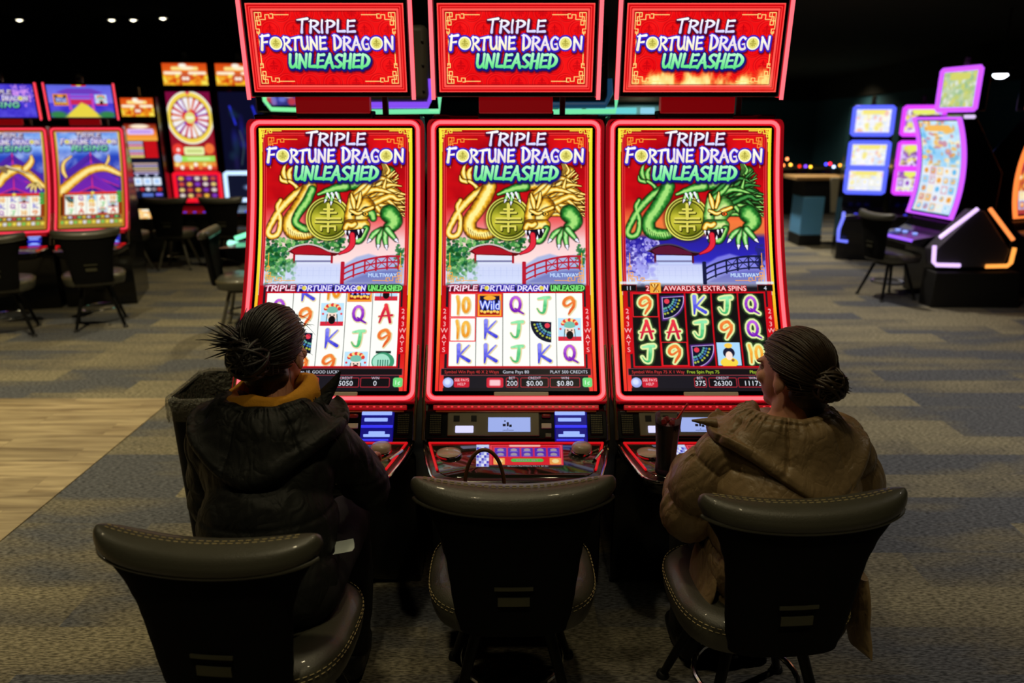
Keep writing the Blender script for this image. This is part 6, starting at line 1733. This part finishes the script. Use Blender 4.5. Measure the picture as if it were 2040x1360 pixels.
sleeve('sleeve', [J['shL'] + V3((.05, .01, .035)), J['shL'] + V3((-.012, 0, .0)), (J['shL'] + J['elL']) / 2 + V3((-.022, -.015, 0)), J['elL'] + V3((0, -.005, 0)), (J['elL'] + J['wrL']) / 2, J['wrL'] + V3((0, -.01, 0))], [.06, .080, .086, .084, .08, .072, .056], jk2, .135, .045, 51)
sleeve('sleeve', [J['shR'] + V3((-.05, .01, .035)), J['shR'] + V3((.012, 0, .0)), (J['shR'] + J['elR']) / 2 + V3((.022, -.015, 0)), J['elR'] + V3((0, -.005, 0)), (J['elR'] + J['wrR']) / 2, J['wrR'] + V3((0, -.01, 0))], [.06, .080, .086, .084, .08, .072, .056], jk2, .135, .02, 57)
# jacket skirt spread over the seat sides
for sx, y0, z0, z1, w in ((1, -.05, .36, .60, .075), (-1, .06, .43, .60, .10)):
    rg = []
    for q in np.linspace(0, 1, 16):
        z = z1 + (z0 - z1) * q; ww = w * (1 - .25 * q ** 3)
        rg.append([(sx * (.19 + .035 * q + .016 * math.cos(a)) , y0 - .03 * q + ww * math.sin(a) + .006 * math.sin(q * 9 + 3 * a), z + .012 * math.sin(2 * a) * q) for a in np.linspace(0, 2 * math.pi, 28, endpoint=False)])
    MB().loft(rg).build('jacket_skirt', pj, jk2, angle=70)
draped_hood((.012, .082), pj, t, 14, 1., 0., 61, .135)
tp = MB().loft([[(-.19, .085 + .02 * c, .987 + .018 * s_) for c, s_ in C12], [(-.222, .09 + .012 * c, .992 + .009 * s_) for c, s_ in C12], [(-.255, .095 + .003 * c, .994 + .003 * s_) for c, s_ in C12]])
tp.build('collar_tip', pj, t)
hair_on(t, P, M, J, (-.012, -.118, -.012), .043, 17, (62, 47, 29), n=900, spikes={'n': 30, 'dir': (.5, -.5, -.1), 'len': .032})
# ------------------------------------------------------------------ small things
# tall bin with a clear liner folded over its rim
t = thing('trash_bin', 'tall slim black trash bin with a clear liner, left of the left red machine', 'bin', (-1.215, 2.97, 0))
def rr(w, d, z, r=.05, n=6):
    P = []
    for cx, cy, a in ((w - r, -d + r, -90), (w - r, d - r, 0), (-w + r, d - r, 90), (-w + r, -d + r, 180)):
        P += [(cx + r * math.cos(R(a + 90 * i / n)), cy + r * math.sin(R(a + 90 * i / n)), z) for i in range(n + 1)]
    return P
MB().loft([rr(.135, .175, 0), rr(.15, .195, .70), rr(.155, .20, .72), rr(.155, .20, .735), rr(.142, .187, .735), rr(.13, .175, .1), rr(.13, .175, .08)]).build('bin_body', mat('bin_black', (7, 7, 7), .7, spec=.2), t, angle=50)
lm = bpy.data.materials.new('clear_liner'); lm.use_nodes = True
nt = lm.node_tree; pb = nt.nodes['Principled BSDF']; out = nt.nodes['Material Output']
pb.inputs['Base Color'].default_value = hexc(150, 150, 135); pb.inputs['Roughness'].default_value = .28
tr = nt.nodes.new('ShaderNodeBsdfTransparent'); mxs = nt.nodes.new('ShaderNodeMixShader'); mxs.inputs[0].default_value = .42
nz = nt.nodes.new('ShaderNodeTexNoise'); nz.inputs['Scale'].default_value = 26; bpn = nt.nodes.new('ShaderNodeBump'); bpn.inputs['Strength'].default_value = .9; bpn.inputs['Distance'].default_value = .02
nt.links.new(nz.outputs['Fac'], bpn.inputs['Height']); nt.links.new(bpn.outputs['Normal'], pb.inputs['Normal'])
nt.links.new(tr.outputs[0], mxs.inputs[1]); nt.links.new(pb.outputs[0], mxs.inputs[2]); nt.links.new(mxs.outputs[0], out.inputs[0])
q_ = random.Random(4)
def wavy(w, d, z, amp, r=.05):
    return [(x + q_.uniform(-amp, amp), y + q_.uniform(-amp, amp), zz + q_.uniform(-amp, amp) * 1.2) for x, y, zz in rr(w, d, z, r, 9)]
MB().loft([wavy(.16, .204, .655, .006), wavy(.162, .206, .69, .005), wavy(.162, .207, .725, .003), wavy(.160, .204, .748, .004), wavy(.145, .188, .752, .004), wavy(.132, .176, .70, .006), wavy(.126, .17, .55, .008), wavy(.12, .165, .35, .01)], caps=False).build('liner', lm, t, angle=70)
# iced dark drink with a red straw on the right machine's deck
t = thing('drink_glass', 'tall glass of dark iced drink with red straw on the right deck', 'drink', (.523, 2.345, .652))
gm = bpy.data.materials.new('clear_glass'); gm.use_nodes = True; nt = gm.node_tree; pb = nt.nodes['Principled BSDF']; out = nt.nodes['Material Output']
pb.inputs['Base Color'].default_value = (.5, .5, .5, 1); pb.inputs['Roughness'].default_value = .05; pb.inputs['Specular IOR Level'].default_value = .9
tr = nt.nodes.new('ShaderNodeBsdfTransparent'); tr.inputs[0].default_value = (.9, .9, .92, 1); mxs = nt.nodes.new('ShaderNodeMixShader'); fr = nt.nodes.new('ShaderNodeFresnel'); fr.inputs[0].default_value = 1.5
nt.links.new(fr.outputs[0], mxs.inputs[0]); nt.links.new(tr.outputs[0], mxs.inputs[1]); nt.links.new(pb.outputs[0], mxs.inputs[2]); nt.links.new(mxs.outputs[0], out.inputs[0])
MB().lathe([(.0, 0), (.034, 0), (.036, .004), (.033, .05), (.038, .12), (.045, .205), (.0435, .205), (.0365, .12), (.031, .05), (.030, .012), (.0, .012)], 32).build('tumbler', gm, t, angle=50)
MB().lathe([(.0, .014), (.029, .014), (.030, .05), (.0355, .12), (.042, .18), (.0, .18)], 28).build('cola', mat('cola', (52, 8, 8), .1), t)
m = MB()
for x, y, z, a in ((.012, -.018, .178, .4), (-.016, -.01, .18, 1.1), (.0, .016, .179, .8), (.022, .01, .176, .2)): m.box(x, y, z, .021, .021, .018, (a, a * .7, a))
m.build('ice_cube', mat('ice', (130, 30, 30), .1), t, bevel=.003)
MB().tube([(-.01, 0, .02), (.03, .0, .19), (.062, .004, .243)], .0035, 10).build('straw', mat('red_straw', (226, 70, 52), .4), t)
# handbag standing on the empty chair, its brown handle showing
t = thing('handbag', 'dark handbag on the empty chair, brown looped handle showing over the backrest', 'bag', (-.085, 2.12, .50))
MB().loft([[(x * (.15 - .02 * abs(z - .1) / .1), y * (.062 - .25 * max(0, z - .12)), z) for x, y, _ in rr(1, 1, 0, .35)] for z in (0, .02, .1, .17, .2)]).build('bag_body', mat('bag_leather', (40, 26, 18), .5, bump=.3, bscale=200), t, angle=60)
hn = mat('brown_handle', (122, 78, 40), .45)
MB().tube([(.062 * math.cos(a), -.005, .18 + .155 * math.sin(a) ** .8 if math.sin(a) > 0 else .18) for a in np.linspace(math.pi, 0, 24)], .006, 10).build('handle', hn, t)
